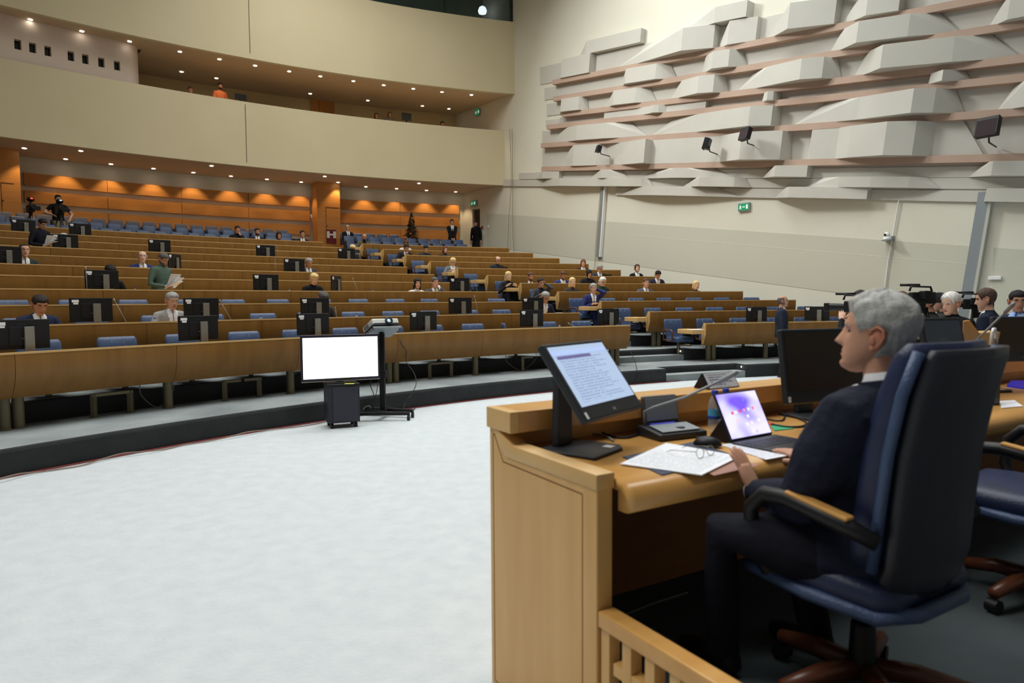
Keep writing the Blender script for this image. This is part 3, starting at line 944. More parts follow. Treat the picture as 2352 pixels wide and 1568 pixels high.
# ================================================================== DOWNLIGHTS
def downlight(P, lab, grp, spot=0.0):
    t = thing('downlight', lab, 'ceiling light', P, 0, grp)
    MB().lathe([(.064, -.012), (.08, -.012), (.08, .0), (.064, .0)], cap=False).build('trim_ring', white_pl, t)
    MB().lathe([(.063, -.010), (.063, .004)]).build('lens', lamp_e, t)
    if spot:
        l = bpy.data.lights.new('downlight_beam', 'SPOT'); l.energy = spot; l.color = (1.0, .76, .46)
        l.spot_size = rad(88); l.spot_blend = .5; l.shadow_soft_size = .05
        o = bpy.data.objects.new('downlight_beam', l); COL.objects.link(o); o.parent = t; o.location = (0, 0, -.03)
zs = ZB0 + .015
k = 0
a = 46.5
while a > 20.8:
    k += 1
    downlight(PT(39.75 if (aP1[1] - .5 < a < aP1[0] + .5 or a > aP0[1] - .6) else RWood(a) - .42, a, zs), '%s downlight from the left in the soffit row along the timber wall' % ordn(k), 'balcony soffit downlights', 64.0)
    a -= 2.093
for k, u in enumerate([188, 487, 748, 969]):
    a = [44.3, 37.8, 31.1, 24.8][k]
    downlight(PT(RBal(a) + .75, a, zs), '%s bright downlight from the left near the front edge of the balcony soffit' % ordn(k + 1), 'front soffit downlights')
zg = ZG0 + .015
for k, a in enumerate([46.4, 44.2, 42.0, 39.5, 37.4, 35.4, 33.4, 31.5, 29.4, 27.4, 25.4, 23.4, 21.3]):
    downlight(PT(RGal(a) + .75, a, zg), '%s bright downlight from the left along the front of the gallery ceiling' % ordn(k + 1), 'gallery front downlights', 50.0 if k % 2 == 0 and k > 2 else 0)
for k, (R, a) in enumerate([(40.6, 38.6), (40.6, 36.7), (40.6, 31.1), (40.4, 27.4), (40.2, 23.7), (40.2, 21.8)]):
    downlight(PT(R, a, zg), '%s bright downlight from the left deep inside the gallery ceiling' % ordn(k + 1), 'gallery rear downlights', 150.0 if k in (0, 1, 3, 4) else 60.0)
# grilles in the gallery ceiling
for k, (u, v) in enumerate([(26, 53), (292, 114)]):
    P = on_z(u, v, zg); a = ang(P)
    t = thing('air_grille', ['dark air grille in the gallery ceiling at the far left', 'dark air grille in the gallery ceiling above the rounded booth end'][k], 'air grille', P, rad(a), 'gallery air grilles')
    MB().box((0, 0, 0), (.75, .5, .02)).build('frame', dark_pl, t)
    for q in range(9):
        MB().box((0, -.2 + .05 * q, -.014), (.70, .012, .012)).build('slat', mat('grille_slat', srgb(70, 66, 58), .6), t)
# ================================================================== PEOPLE
def cmat(nm, rgb, rough=.85, spec=.2):
    return mat(nm, srgb(*rgb), rough, spec=spec, col2=srgb(*[min(255, int(c * 1.08 + 3)) for c in rgb]), scale=30, bump=.15, bscale=220)
SKIN = {'a': mat('skin_fair', srgb(205, 160, 136), .5, spec=.35, col2=srgb(212, 168, 144), scale=18),
        'b': mat('skin_tan', srgb(188, 140, 114), .5, spec=.35, col2=srgb(196, 148, 122), scale=18),
        'c': mat('skin_pale', srgb(220, 182, 162), .5, spec=.35, col2=srgb(226, 188, 168), scale=18)}
EARS = {'a': mat('ear_fair', srgb(198, 140, 116), .5), 'b': mat('ear_tan', srgb(184, 122, 96), .5), 'c': mat('ear_pale', srgb(214, 166, 146), .5)}
LIP = mat('lips', srgb(168, 98, 88), .5)
EYE_M = mat('eye_dark', srgb(38, 28, 24), .3)
def hairm(c): return mat('hair_%d_%d_%d' % c, srgb(*c), .55, spec=.3, col2=srgb(*[min(255, int(x * 1.25 + 6)) for x in c]), scale=60, stretch=(1, 1, .25), bump=.5, bscale=180)

HT = [(-.1175, .060, .034, .012), (-.108, .080, .008, .032), (-.092, .087, -.015, .046), (-.062, .086, -.048, .059), (-.03, .085, -.080, .068), (0, .084, -.096, .073),
      (.03, .088, -.102, .0765), (.06, .083, -.099, .0755), (.085, .066, -.083, .066), (.105, .034, -.052, .043), (.1175, -.008, -.012, .003)]
def hlev(z):
    for k in range(len(HT) - 1):
        if HT[k][0] <= z <= HT[k + 1][0]:
            t = (z - HT[k][0]) / (HT[k + 1][0] - HT[k][0])
            return [HT[k][j] + (HT[k + 1][j] - HT[k][j]) * t for j in (1, 2, 3)]
    return HT[-1][1:] if z > 0 else HT[0][1:]
def hpoint(z, al, feat=True):
    f, b, w_ = hlev(z)
    mid, hf = (f + b) / 2, (f - b) / 2
    s, c = math.sin(al), math.cos(al)
    x = w_ * math.copysign(abs(s) ** .9, s); y = mid + hf * c
    if feat and c > 0:
        e = math.exp
        nz = 0.0
        if -.044 < z < .026: nz = (z + .044) / .013 if z < -.031 else (.026 - z) / .057
        y += .030 * e(-(x / (.0105 + .004 * nz)) ** 2) * max(nz, 0)
        y -= .011 * e(-((abs(x) - .031) / .015) ** 2 - ((z - .008) / .013) ** 2)
        y += .005 * e(-((abs(x) - .028) / .022) ** 2 - ((z - .028) / .008) ** 2)
        y += .007 * e(-(x / .021) ** 2 - ((z + .062) / .011) ** 2)
        y -= .005 * e(-(x / .022) ** 2 - ((z + .062) / .0028) ** 2)
        y += .006 * e(-(x / .02) ** 2 - ((z + .099) / .012) ** 2)
        y -= .004 * e(-(x / .02) ** 2 - ((z + .079) / .006) ** 2)
    return V((x, y, z))
def hair_mask(style, z, al):
    """hair thickness at a head position; al 0 = face, pi = nape"""
    t = abs((al + pi) % (2 * pi) - pi)          # 0 front .. pi back
    sm = lambda lo, hi, x: max(0., min(1., (x - lo) / (hi - lo)))
    if style == 'bald':
        return 0.0
    if style == 'ring':        # receding crown
        return .008 * sm(1.25, 1.45, t) * sm(-.07, -.045, z) * (1 - sm(.045, .07, z))
    if style in ('receding',):
        line = .092 if t < .9 else .09 - (t - .9) * .16
        line = max(line, -.065)
        if 1.15 < t < 1.75: line = max(line, -.02)
        return .010 * sm(line - .004, line + .014, z)
    line = .068 if t < .75 else .068 - (t - .75) * .17
    line = max(line, -.06)
    if style == 'short':
        if 1.15 < t < 1.95: line = max(line, .022)
        return (.005 + .013 * sm(-.01, .11, z)) * sm(line - .004, line + .010, z)
    if style == 'thick':
        if 1.15 < t < 1.95: line = max(line, .022)
        return (.006 + .020 * sm(-.02, .10, z) + (.003 * sm(.05, .09, z) if t < .8 else 0)) * sm(line - .005, line + .014, z)
    # long / bob / curly share a cap
    line = .064 if t < .6 else .064 - (t - .6) * .26
    return (.014 + .008 * sm(.03, .11, z)) * sm(line - .004, line + .014, z)
def build_head(mb, M, nz=24, na=32, beard=False):
    """adds the head to mb ; material slots: 1 skin, 6 lips, 7 hair, 8 eye"""
    zs = [.1175 * -math.cos(pi * k / (nz - 1)) for k in range(nz)]
    rings = [[hpoint(z, 2 * pi * k / na) for k in range(na)] for z in zs]
    o = len(mb.v)
    for r in rings:
        mb.v += [tuple(M @ p) for p in r]
    for k in range(nz - 1):
        for i in range(na):
            j = (i + 1) % na
            mb.f.append((o + k * na + i, o + k * na + j, o + (k + 1) * na + j, o + (k + 1) * na + i))
            c = (rings[k][i] + rings[k][j] + rings[k + 1][i] + rings[k + 1][j]) / 4
            m_ = 1
            if c.y > .02:
                ax = abs(c.x)
                if ((ax - .031) / .012) ** 2 + ((c.z - .008) / .006) ** 2 < 1: m_ = 8
                elif abs(ax - .031) < .018 and abs(c.z - .027) < .005: m_ = 7
                elif ax < .022 and abs(c.z + .062) < .0065: m_ = 6
                elif beard and c.z < -.04 and not (ax < .02 and c.z > -.05 and c.z < -.046): m_ = 7
            if beard and -.10 < c.z < -.035 and c.y > -.02 and c.y <= .02: m_ = 7
            if beard and c.z <= -.10: m_ = 7
            mb.mi.append(m_)
    mb.f.append(tuple(o + i for i in range(na))[::-1]); mb.mi.append(1)
    mb.f.append(tuple(o + (nz - 1) * na + i for i in range(na))); mb.mi.append(1)
    for s in (-1, 1):
        e = MB()
        R3 = Matrix.Rotation(s * .35, 3, 'Z') @ Matrix.Rotation(-.2, 3, 'X')
        e.ellip((s * .080, -.013, -.005), (.010, .021, .034), R3, 12, 10)
        e.ellip((s * .086, -.004, -.010), (.006, .010, .016), R3, 10, 8); e.ellip((s * .083, -.006, -.034), (.007, .009, .010), R3, 10, 8)
        X_ = s * .086
        e.tube([(X_ - s * .006, .006, .004), (X_ - s * .001, .002, .020), (X_ + s * .002, -.012, .031), (X_ + s * .006, -.028, .024), (X_ + s * .006, -.034, .004), (X_ + s * .002, -.026, -.018), (X_ - s * .002, -.012, -.036), (X_ - s * .005, -.003, -.034)], .0048, 8)
        e.v = [tuple(M @ V(p)) for p in e.v]
        mb.add(e.v, e.f, 9)
def build_hair(style, M, nz=24, na=32, L=.2):
    mb = MB()
    if style == 'bald': return None
    zs = [.1175 * -math.cos(pi * k / (nz - 1)) for k in range(nz)]
    P = []; T = []
    for z in zs:
        for k in range(na):
            al = 2 * pi * k / na
            p = hpoint(z, al, False); t = hair_mask(style, z, al)
            n = V((p.x, p.y + .008, p.z * .8)).normalized()
            jit = 1 + .25 * math.sin(al * 7 + z * 120) * (1 if style in ('curly',) else .35)
            if t > 0:
                p = p + n * (t * jit)
            else:
                p = p - n * .004
            P.append(p); T.append(t)
    idx = {}
    fs = []
    for k in range(nz - 1):
        for i in range(na):
            q = (k * na + i, k * na + (i + 1) % na, (k + 1) * na + (i + 1) % na, (k + 1) * na + i)
            if max(T[x] for x in q) > 0: fs.append(q)
    if max(T[(nz - 1) * na:]) > 0: fs.append(tuple(range((nz - 1) * na, nz * na)))
    used = sorted(set(i for f in fs for i in f)); mp_ = {u: n for n, u in enumerate(used)}
    mb.add([M @ P[u] for u in used], [tuple(mp_[i] for i in f) for f in fs])
    if style in ('long', 'bob', 'curly'):
        rings = []
        n = 20
        for q in range(8):
            t = q / 7
            z = .075 - t * (L + .075)
            hw = .070 + .026 * math.sin(min(1, t * 1.6) * pi * .6) - .015 * max(0, t - .75) * 4 * .3
            cy = -.040 - .008 * t; hd = .066
            if q == 7: hw *= .8; hd *= .8
            ring = []
            for k in range(n):
                al = 2 * pi * k / n
                wob = 1 + (.10 if style == 'curly' else .03) * math.sin(al * 5 + q * 1.9)
                y = cy + hd * math.cos(al) * wob
                x = hw * math.sin(al) * wob
                ring.append(V((x, min(y, .004 - .02 * (1 - abs(math.sin(al)))), z)))
            rings.append([M @ p for p in ring])
        mb.loft(rings)
    if style == 'bun':
        mb.ellip(M @ V((0, -.12, .05)), (.045, .045, .04))
    return mb
def build_hand(mb, Wp, d, n, side, curl=.35, sc_=1.0, mi=1, spread=.10):
    """wrist point, finger direction, back-of-hand normal; side=+1: thumb on the d x n side"""
    d = d.normalized(); n = (n - d * n.dot(d)).normalized(); x = d.cross(n).normalized() * side
    P = lambda a, b, c: Wp + (d * a + x * b + n * c) * sc_
    rings = []
    for a, hw, hh in ((-.02, .026, .020), (.01, .030, .018), (.05, .041, .015), (.085, .041, .012), (.097, .036, .009)):
        rings.append([P(a, hw * math.copysign(abs(math.cos(t)) ** .6, math.cos(t)), hh * math.sin(t)) for t in [2 * pi * k / 10 for k in range(10)]])
    mb.loft(rings, mi=mi)
    for k, (off, ln, r) in enumerate(((.030, .070, .0092), (.010, .079, .0095), (-.011, .073, .0090), (-.030, .057, .0080))):
        th = 0; p = P(.088, off, 0); pts = [P(.06, off * .9, 0), p]
        sp = off / .03 * spread
        for sgm, fr in enumerate((.45, .32, .23)):
            th += curl * (.7, 1.0, .6)[sgm]
            dirv = (d * math.cos(th) + x * sp * math.cos(th) - n * math.sin(th)).normalized()
            p = p + dirv * (ln * fr * sc_); pts.append(p)
        mb.tube(pts, [r * sc_ * q for q in (1, 1, .95, .85, .55)], 8, mi)
    p0 = P(.018, .024, -.002)
    th = .75
    p1_ = p0 + (d * math.cos(th) + x * math.sin(th) - n * .25).normalized() * (.040 * sc_)
    p2_ = p1_ + (d * .85 + x * .35 - n * .3).normalized() * (.032 * sc_)
    p3_ = p2_ + (d * .95 + x * .12 - n * .35).normalized() * (.024 * sc_)
    mb.tube([p0, p1_, p2_, p3_], [.0125 * sc_, .0115 * sc_, .0098 * sc_, .006 * sc_], 8, mi)
def ik(S, T, l1, l2, pole):
    d = T - S; L = d.length
    if L > (l1 + l2) * .995:
        T = S + d.normalized() * (l1 + l2) * .995; d = T - S; L = d.length
    a = (l1 * l1 - l2 * l2 + L * L) / (2 * L)
    h = math.sqrt(max(l1 * l1 - a * a, 0))
    e = d.normalized(); p = pole - e * pole.dot(e)
    if p.length < 1e-5: p = V((0, 0, -1))
    return S + e * a + p.normalized() * h, T
def remesh(mb, vox, smooth_it=4):
    me = bpy.data.meshes.new('tmp'); me.from_pydata(mb.v, [], mb.f)
    ob = bpy.data.objects.new('tmp', me); COL.objects.link(ob)
    r = ob.modifiers.new('r', 'REMESH'); r.mode = 'VOXEL'; r.voxel_size = vox
    s = ob.modifiers.new('s', 'SMOOTH'); s.factor = .5; s.iterations = smooth_it
    dg = bpy.context.evaluated_depsgraph_get()
    ev = ob.evaluated_get(dg); m2 = ev.to_mesh()
    n = len(m2.vertices); co = np.empty(n * 3, np.float32); m2.vertices.foreach_get('co', co)
    vs = co.reshape(-1, 3).astype(float)
    fs = [tuple(p.vertices) for p in m2.polygons]
    ev.to_mesh_clear(); bpy.data.objects.remove(ob); bpy.data.meshes.remove(me)
    return vs, fs
def seg_label(C, segs):
    best = np.full(len(C), 1e9); lab = np.zeros(len(C), int)
    for p, q, r0, r1, l in segs:
        p = np.array(p); q = np.array(q); d = q - p; L2 = max(d @ d, 1e-9)
        t = np.clip(((C - p) @ d) / L2, 0, 1)
        dist = np.linalg.norm(C - (p + t[:, None] * d), axis=1) - (r0 + (r1 - r0) * t)
        m_ = dist < best; best[m_] = dist[m_]; lab[m_] = l
    return lab
NP = [0]
def person(label, loc, rotz, hp=.46, sit=True, lean=8, twist=0, hyaw=0, hpitch=10, hroll=0, hands=None, top=(30, 34, 46), shirt=(225, 226, 228), tie=None,
           trousers=(28, 28, 34), hair=('short', (40, 32, 28)), skin='b', beard=False, female=False, vneck=True, scale=1.0, vox=.016, bare_arm=False, glasses=False,
           shoes=(18, 16, 16), feet=None, hres=(24, 32), girth=1.0, roots=True, arm_pole=None, group=None, curl=.4, hand_n=None, hand_d=None, hairL=.2, knee=None, armg=1.0):
    t = thing('person', label, 'person', loc, rotz, group)
    t.scale = (scale,) * 3
    mt = {0: cmat('cloth_%d_%d_%d' % top, top), 1: SKIN[skin], 2: cmat('cloth_%d_%d_%d' % trousers, trousers), 3: mat('shoe_%d_%d_%d' % shoes, srgb(*shoes), .35),
          4: cmat('cloth_%d_%d_%d' % shirt, shirt), 5: cmat('cloth_%d_%d_%d' % (tie or (30, 30, 60)), tie or (30, 30, 60)), 6: LIP, 7: hairm(hair[1]), 8: EYE_M, 9: EARS[skin]}
    mats = [mt[k] for k in range(10)]
    L = rad(lean); tw = rad(twist)
    r = V((math.cos(tw), -math.sin(tw), 0)); f0 = V((math.sin(tw), math.cos(tw), 0))
    u = (V((0, 0, 1)) * math.cos(L) + f0 * math.sin(L)).normalized(); f = (f0 * math.cos(L) - V((0, 0, 1)) * math.sin(L)).normalized()
    O = V((0, 0, hp))
    at = lambda x, y, z: O + r * x + f * y + u * z
    mb = MB(); segs = []
    sw = .165 if female else .185
    def ringat(h, hw, hd, y=0.0, n=16, p=.75):
        return [at(hw * math.copysign(abs(math.cos(a)) ** p, math.cos(a)), y + hd * math.copysign(abs(math.sin(a)) ** p, math.sin(a)), h) for a in [2 * pi * k / n for k in range(n)]]
    g = girth
    tr = [(-.10, .150, .115), (-.04, .168, .125), (.06, .158, .120), (.16, .152, .118), (.27, .172, .124), (.36, .178, .118), (.43, .172, .100), (.475, .115, .075), (.50, .07, .062)]
    if female: tr = [(h, w_ * .92, d_ * (.95 if h < .25 else 1.0)) for h, w_, d_ in tr]
    mb.loft([ringat(h, w_ * g, d_ * g) for h, w_, d_ in tr])
    segs += [(at(-.08 * 1, 0, 0), at(.08, 0, 0), .16, .16, 0), (at(0, 0, 0), at(0, 0, .38), .15, .15, 0), (at(-.12, 0, .4), at(.12, 0, .4), .09, .09, 0)]
    NB = at(0, -.005, .49)
    un = (u * .6 + V((0, 0, 1)) * .4).normalized()
    HC = NB + un * .155 + f0 * (.025 + .05 * max(0, hpitch) / 60) - V((0, 0, .05)) * max(0, hpitch) / 45
    mb.tube([at(0, -.01, .44), NB, HC - un * .05 - f0 * .01], [.064, .056, .052], 14)
    segs += [(NB + un * .035, HC, .055, .06, 1)]
    # legs
    hx = .088
    hl = []
    for s in (-1, 1):
        H = at(s * hx, 0, -.02)
        if sit:
            A = V((s * .10, .44, .09)) if feet is None else V(feet[0 if s < 0 else 1])
            Kn, A = ik(H, A, .43, .43, V((0, .3, 1)) if knee is None else V(knee[0 if s < 0 else 1]))
        else:
            A = V((s * .095, .0, .09)) if feet is None else V(feet[0 if s < 0 else 1])
            Kn, A = ik(H, A, .45, .45, V((0, 1, 0)))
        mb.tube([H, H.lerp(Kn, .5), Kn, Kn.lerp(A, .5), A - V((0, 0, .02))], [.098 * g, .084 * g, .066, .060, .056], 12)
        fd = f0 if sit else (f0 + r * s * .2).normalized()
        ft = MB(); 
        mb.tube([A - fd * .06 - V((0, 0, .045)), A + fd * .04 - V((0, 0, .05)), A + fd * .13 - V((0, 0, .058)), A + fd * .19 - V((0, 0, .064))], [.035, .040, .038, .024], 10)
        segs += [(H, Kn, .09, .066, 2), (Kn, A, .066, .056, 2), (A - fd * .06 - V((0, 0, .05)), A + fd * .18 - V((0, 0, .06)), .042, .03, 3)]
    # arms
    if hands is None:
        hands = [V((-.14, .36, max(.72, 0))), V((.14, .36, .72))] if sit else [V((-.25, .04, hp - .22)), V((.25, .04, hp - .22))]
    hinfo = []
    for s, T in zip((-1, 1), hands):
        T = V(T)
        S = at(s * sw, -.005, .41)
        pole = V((s * .8, -.5, -.9)) if arm_pole is None else V(arm_pole[0 if s < 0 else 1])
        E_, T = ik(S, T, .285, .255, pole)
        mb.tube([at(s * .10, 0, .42), S, S.lerp(E_, .5), E_, E_.lerp(T, .5), T], [.075 * g, .066 * g * armg ** .5, .057 * g * armg, .050 * armg, .044 * armg ** .7, .036 * armg ** .4], 12)
        la = 1 if bare_arm else 0
        segs += [(S, S.lerp(E_, .6), .066, .055, 0), (S.lerp(E_, .6), E_, .055, .05, la), (E_, T, .05, .036, la)]
        hinfo.append((E_, T, s))
    vs, fs = remesh(mb, vox)
    C = vs[np.array([q[:4] if len(q) >= 4 else q + q[-1:] for q in fs])].mean(axis=1)
    lab = seg_label(C, segs)
    # waist: trousers below, shirt front in the jacket opening
    rel = C - np.array(O)
    hh = rel @ np.array(u); xx = rel @ np.array(r); yy = rel @ np.array(f)
    lab[(lab == 0) & (hh < -.03) & (np.abs(xx) < .2)] = 2 if not sit else 0
    if vneck:
        hwv = .010 + .062 * np.clip((hh - .16) / .30, 0, 1)
        mV = (lab == 0) & (hh > .16) & (yy > .02) & (np.abs(xx) < hwv)
        lab[mV] = 4
        if tie: lab[mV & (np.abs(xx) < .012 + .012 * np.clip((.45 - hh) / .3, 0, 1))] = 5
    neckc = (lab == 1) & (hh > .40) & (hh < .515)
    lab[neckc] = 4 if vneck else 0
    out = MB(); out.v = [tuple(p) for p in vs]; out.f = fs; out.mi = [int(x) for x in lab]
    # head
    M = Matrix.Translation(HC) @ Matrix.Rotation(-tw + rad(hyaw), 4, 'Z') @ Matrix.Rotation(-rad(hpitch), 4, 'X') @ Matrix.Rotation(rad(hroll), 4, 'Y')
    if female: M = M @ Matrix.Scale(.95, 4)
    build_head(out, M, hres[0], hres[1], beard)
    for q, (E_, T, s) in enumerate(hinfo):
        d = (T - E_).normalized() if hand_d is None or hand_d[q] is None else V(hand_d[q])
        n = V((0, 0, 1)) if hand_n is None or hand_n[q] is None else V(hand_n[q])
        if abs(d.normalized().dot(n.normalized())) > .9: n = f0
        cu = curl[q] if isinstance(curl, (list, tuple)) else curl
        build_hand(out, T, d, n, s * -1 if True else s, cu)
    b = out.build('body', mats, t, smooth=True)
    hm = build_hair(hair[0], M, hres[0], hres[1], hairL)
    if hm: hm.build('hair', mt[7], t, smooth=True)
    if glasses:
        gm = MB()
        for s in (-1, 1):
            c = [M @ V((s * .031 + .021 * math.cos(a), .092 + .0 * a, .006 + .015 * math.sin(a))) for a in [2 * pi * k / 14 for k in range(15)]]
            gm.tube(c, .0022, 6)
            gm.tube([M @ V((s * .052, .090, .010)), M @ V((s * .078, .02, .008)), M @ V((s * .080, -.02, .0))], .002, 6)
        gm.tube([M @ V((-.010, .095, .008)), M @ V((.010, .095, .008))], .002, 6)
        gm.build('glasses', dark_pl, t, smooth=True)
    return t, M, hinfo
def headtop(hp, lean, hpitch):
    L = rad(lean)
    return hp + .49 * math.cos(L) + .155 * (math.cos(L) * .6 + .4) - .05 * max(0, hpitch) / 45 + .1175 + .012

HB = {'dk': (34, 27, 24), 'bk': (18, 16, 17), 'br': (78, 54, 38), 'gr': (138, 136, 134), 'wh': (196, 194, 190), 'bl': (200, 174, 122), 'au': (104, 58, 36), 'dg': (78, 74, 72)}
EAR = lambda hp, s: (s * .115, .11, hp + .60)
def seated(side, i, u, vtop, label, hair='short', hc='dk', lean=14, hpitch=18, hyaw=0, dr=.78, **kw):
    R = R1 + DR * i + dr
    a = au(u, R); z = FZ(i)
    zt = on_arc(u, vtop, R).z
    hp = min(max(zt - z - (headtop(0, lean, hpitch)), .30), .95)
    kw.setdefault('feet', [(-.10, .40, .09), (.10, .40, .09)])
    hz = .715
    kw.setdefault('hands', [(-.15, .34, hz), (.15, .34, hz)])
    if kw.pop('ear', False): kw['hands'] = [EAR(hp, -1), (.15, .34, hz)]; kw['hand_n'] = [(-.9, .2, .1), None]; kw['hand_d'] = [(.25, -.25, 1), None]; kw['curl'] = [.7, .4]; kw['arm_pole'] = [(-.6, .5, -1), (.8, -.5, -.9)]
    kw.setdefault('scale', 1.05)
    return person(label, PT(R, a, z), rad(a) + pi + kw.pop('turn', 0.0), hp=hp, lean=lean, hpitch=hpitch, hyaw=hyaw, hair=(hair, HB[hc]), **kw)
NAVY = (36, 44, 72); BLK_ = (22, 22, 26); CHAR = (46, 48, 54)
GP = 'deputies seated at the desks'
seated('R', 1, 77, 687, 'man in navy suit and striped tie reading, far left of second desk row', hc='dk', hpitch=26, top=NAVY, tie=(120, 122, 130), group=GP)
seated('R', 1, 383, 680, 'grey-haired man in light grey suit looking down, second desk row', hair='short', hc='gr', hpitch=14, top=(150, 150, 148), tie=(150, 128, 130), group=GP, skin='a')
seated('R', 1, 726, 677, 'man with dark grey hair almost hidden behind a monitor, second desk row', hc='dg', hpitch=34, lean=20, top=CHAR, group=GP)
seated('R', 1, 1240, 676, 'grey-haired man in glasses hidden behind the last monitor before the aisle', hc='gr', hpitch=24, lean=18, top=(34, 38, 60), glasses=True, group=GP)
seated('R', 3, 243, 617, 'dark-haired person hidden behind a monitor, left of the green shirt man', hc='bk', hpitch=30, lean=20, top=BLK_, group=GP)
seated('R', 3, 714, 634, 'woman with short blonde hair and black top reading, fourth desk row', hair='thick', hc='bl', hpitch=24, top=BLK_, female=True, skin='c', vneck=False, group=GP)
seated('R', 3, 952, 644, 'woman with long black hair in a white top, fourth desk row', hair='long', hc='bk', hpitch=6, hyaw=-12, top=(220, 220, 224), female=True, vneck=False, skin='a', group=GP)
seated('R', 3, 992, 642, 'man in dark grey suit with hand at his mouth beside the black-haired woman', hc='dg', hpitch=8, hyaw=8, top=(72, 72, 78), tie=(40, 40, 60), group=GP, skin='a', hands=[(-.05, .24, .93), (.17, .33, .715)], hand_n=[(-.6, .7, .2), None], curl=[.9, .4])
seated('R', 5, 325, 583, 'bald man in bright navy suit behind the man in green shirt', hair='ring', hc='dg', hpitch=2, hyaw=-16, top=(44, 56, 110), tie=(110, 40, 60), group=GP, skin='c')
seated('R', 5, 55, 568, 'man in dark green-grey suit and tie, sixth desk row at far left', hair='receding', hc='dk', hpitch=4, top=(44, 58, 60), tie=(30, 36, 70), group=GP, skin='a')
seated('R', 5, 705, 598, 'grey-haired man in dark suit beside a monitor, sixth desk row', hair='short', hc='gr', hpitch=22, hyaw=6, top=(58, 62, 70), tie=(40, 60, 100), group=GP)
seated('R', 7, 146, 543, 'white-haired person mostly hidden behind a monitor, eighth desk row', hc='wh', hpitch=30, lean=18, top=CHAR, group=GP)
seated('R', 7, 806, 568, 'fair-haired person hidden behind the last monitor of the eighth row', hair='thick', hc='bl', hpitch=30, lean=18, top=CHAR, group=GP)
seated('R', 10, 547, 524, 'young man resting chin on hand, left of four at the rearmost desks', hc='bk', hpitch=6, top=(30, 30, 38), vneck=False, hands=[(-.06, .26, .92), (.15, .33, .715)], hand_n=[(-.6, .7, .2), None], curl=[.8, .4], group=GP)
seated('R', 10, 592, 529, 'bearded man in suit and tie, second of four at the rearmost desks', hc='dk', hpitch=4, top=(34, 36, 48), tie=(30, 30, 50), beard=True, group=GP)
seated('R', 10, 641, 537, 'woman with dark curly hair, third of four at the rearmost desks', hair='curly', hc='dk', hpitch=8, top=(40, 34, 40), female=True, vneck=False, group=GP, hairL=.10)
seated('R', 10, 695, 534, 'man in dark suit, last of four at the rearmost desks', hc='dk', hpitch=4, top=(36, 38, 46), tie=(60, 60, 70), group=GP)
GS = 'deputies in the wall block'
seated('S', 10, 836, 541, 'bald bearded man in olive jacket at the aisle end of the rearmost row', hair='bald', hc='bk', hpitch=20, beard=True, top=(92, 90, 74), shirt=(30, 30, 30), group=GS)
seated('S', 9, 931, 556, 'woman with brown hair and white blouse, tenth desk row', hair='bob', hc='br', hpitch=22, hyaw=-20, top=(226, 224, 222), female=True, vneck=False, group=GS, hairL=.12)
seated('S', 8, 928, 566, 'man in dark suit slumped over the aisle end of the ninth row', hc='dk', hpitch=26, lean=26, top=(40, 44, 52), tie=None, group=GS, hands=[(-.05, .34, .80), (.16, .34, .715)], curl=.8)
seated('S', 8, 975, 568, 'black-haired man reading, ninth desk row', hc='bk', hpitch=26, top=(38, 46, 58), vneck=False, group=GS, skin='a')
seated('S', 8, 1020, 569, 'red-haired woman behind a laptop, ninth desk row', hair='bob', hc='au', hpitch=10, top=(60, 50, 46), female=True, vneck=False, group=GS, skin='c', hairL=.13)
seated('S', 6, 1036, 596, 'blonde curly-haired woman in grey jacket and glasses at the aisle end', hair='curly', hc='bl', hpitch=26, top=(108, 114, 118), female=True, group=GS, skin='c', glasses=True, hairL=.16)
seated('S', 6, 1139, 593, 'balding man in dark jacket and glasses, seventh desk row', hair='ring', hc='dk', hpitch=18, top=(40, 44, 50), vneck=False, glasses=True, group=GS, skin='a')
seated('S', 6, 1335, 600, 'woman with auburn bob against the wall, seventh desk row', hair='bob', hc='au', hpitch=4, hyaw=-20, top=(40, 36, 40), female=True, group=GS, skin='a', hairL=.11)
seated('S', 5, 1372, 612, 'grey-haired man in glasses and navy suit behind a laptop', hc='gr', hpitch=22, top=(46, 52, 66), tie=(60, 60, 70), glasses=True, group=GS, skin='a')
seated('S', 5, 1458, 611, 'woman with brown bob and black jacket beyond the row end', hair='bob', hc='br', hpitch=0, hyaw=-10, top=BLK_, female=True, group=GS, skin='c', hairL=.06)
seated('S', 4, 1162, 628, 'blonde woman in black at the aisle end of the fifth row', hair='long', hc='bl', hpitch=4, hyaw=-6, top=(26, 28, 34), female=True, vneck=False, group=GS, skin='c', hairL=.16)
seated('S', 4, 1213, 630, 'man with dark beard and white shirt, fifth desk row', hc='br', hpitch=10, beard=True, top=(48, 52, 60), tie=(20, 20, 24), group=GS)
seated('S', 4, 1287, 627, 'bearded man in royal blue suit looking down, fifth desk row', hc='br', hpitch=26, beard=True, top=(46, 56, 110), group=GS)
seated('S', 4, 1346, 624, 'woman with dark tied hair in black, fifth desk row', hair='bun', hc='bk', hpitch=24, top=(26, 26, 32), female=True, vneck=False, group=GS, skin='a')
seated('S', 4, 1504, 626, 'black-haired man in dark suit bent over papers, fifth desk row', hc='bk', hpitch=32, top=(40, 44, 60), tie=(140, 120, 130), group=GS)
seated('S', 3, 1308, 642, 'blonde long-haired woman smiling upright, fourth row of the wall block', hair='long', hc='bl', hpitch=2, hyaw=-8, top=(60, 52, 50), female=True, vneck=False, group=GS, skin='c', hairL=.17)
seated('S', 3, 1377, 641, 'woman with wavy white hair and green scarf, fourth row of the wall block', hair='curly', hc='wh', hpitch=18, top=(36, 58, 50), female=True, vneck=False, group=GS, skin='a', glasses=True, hairL=.12)
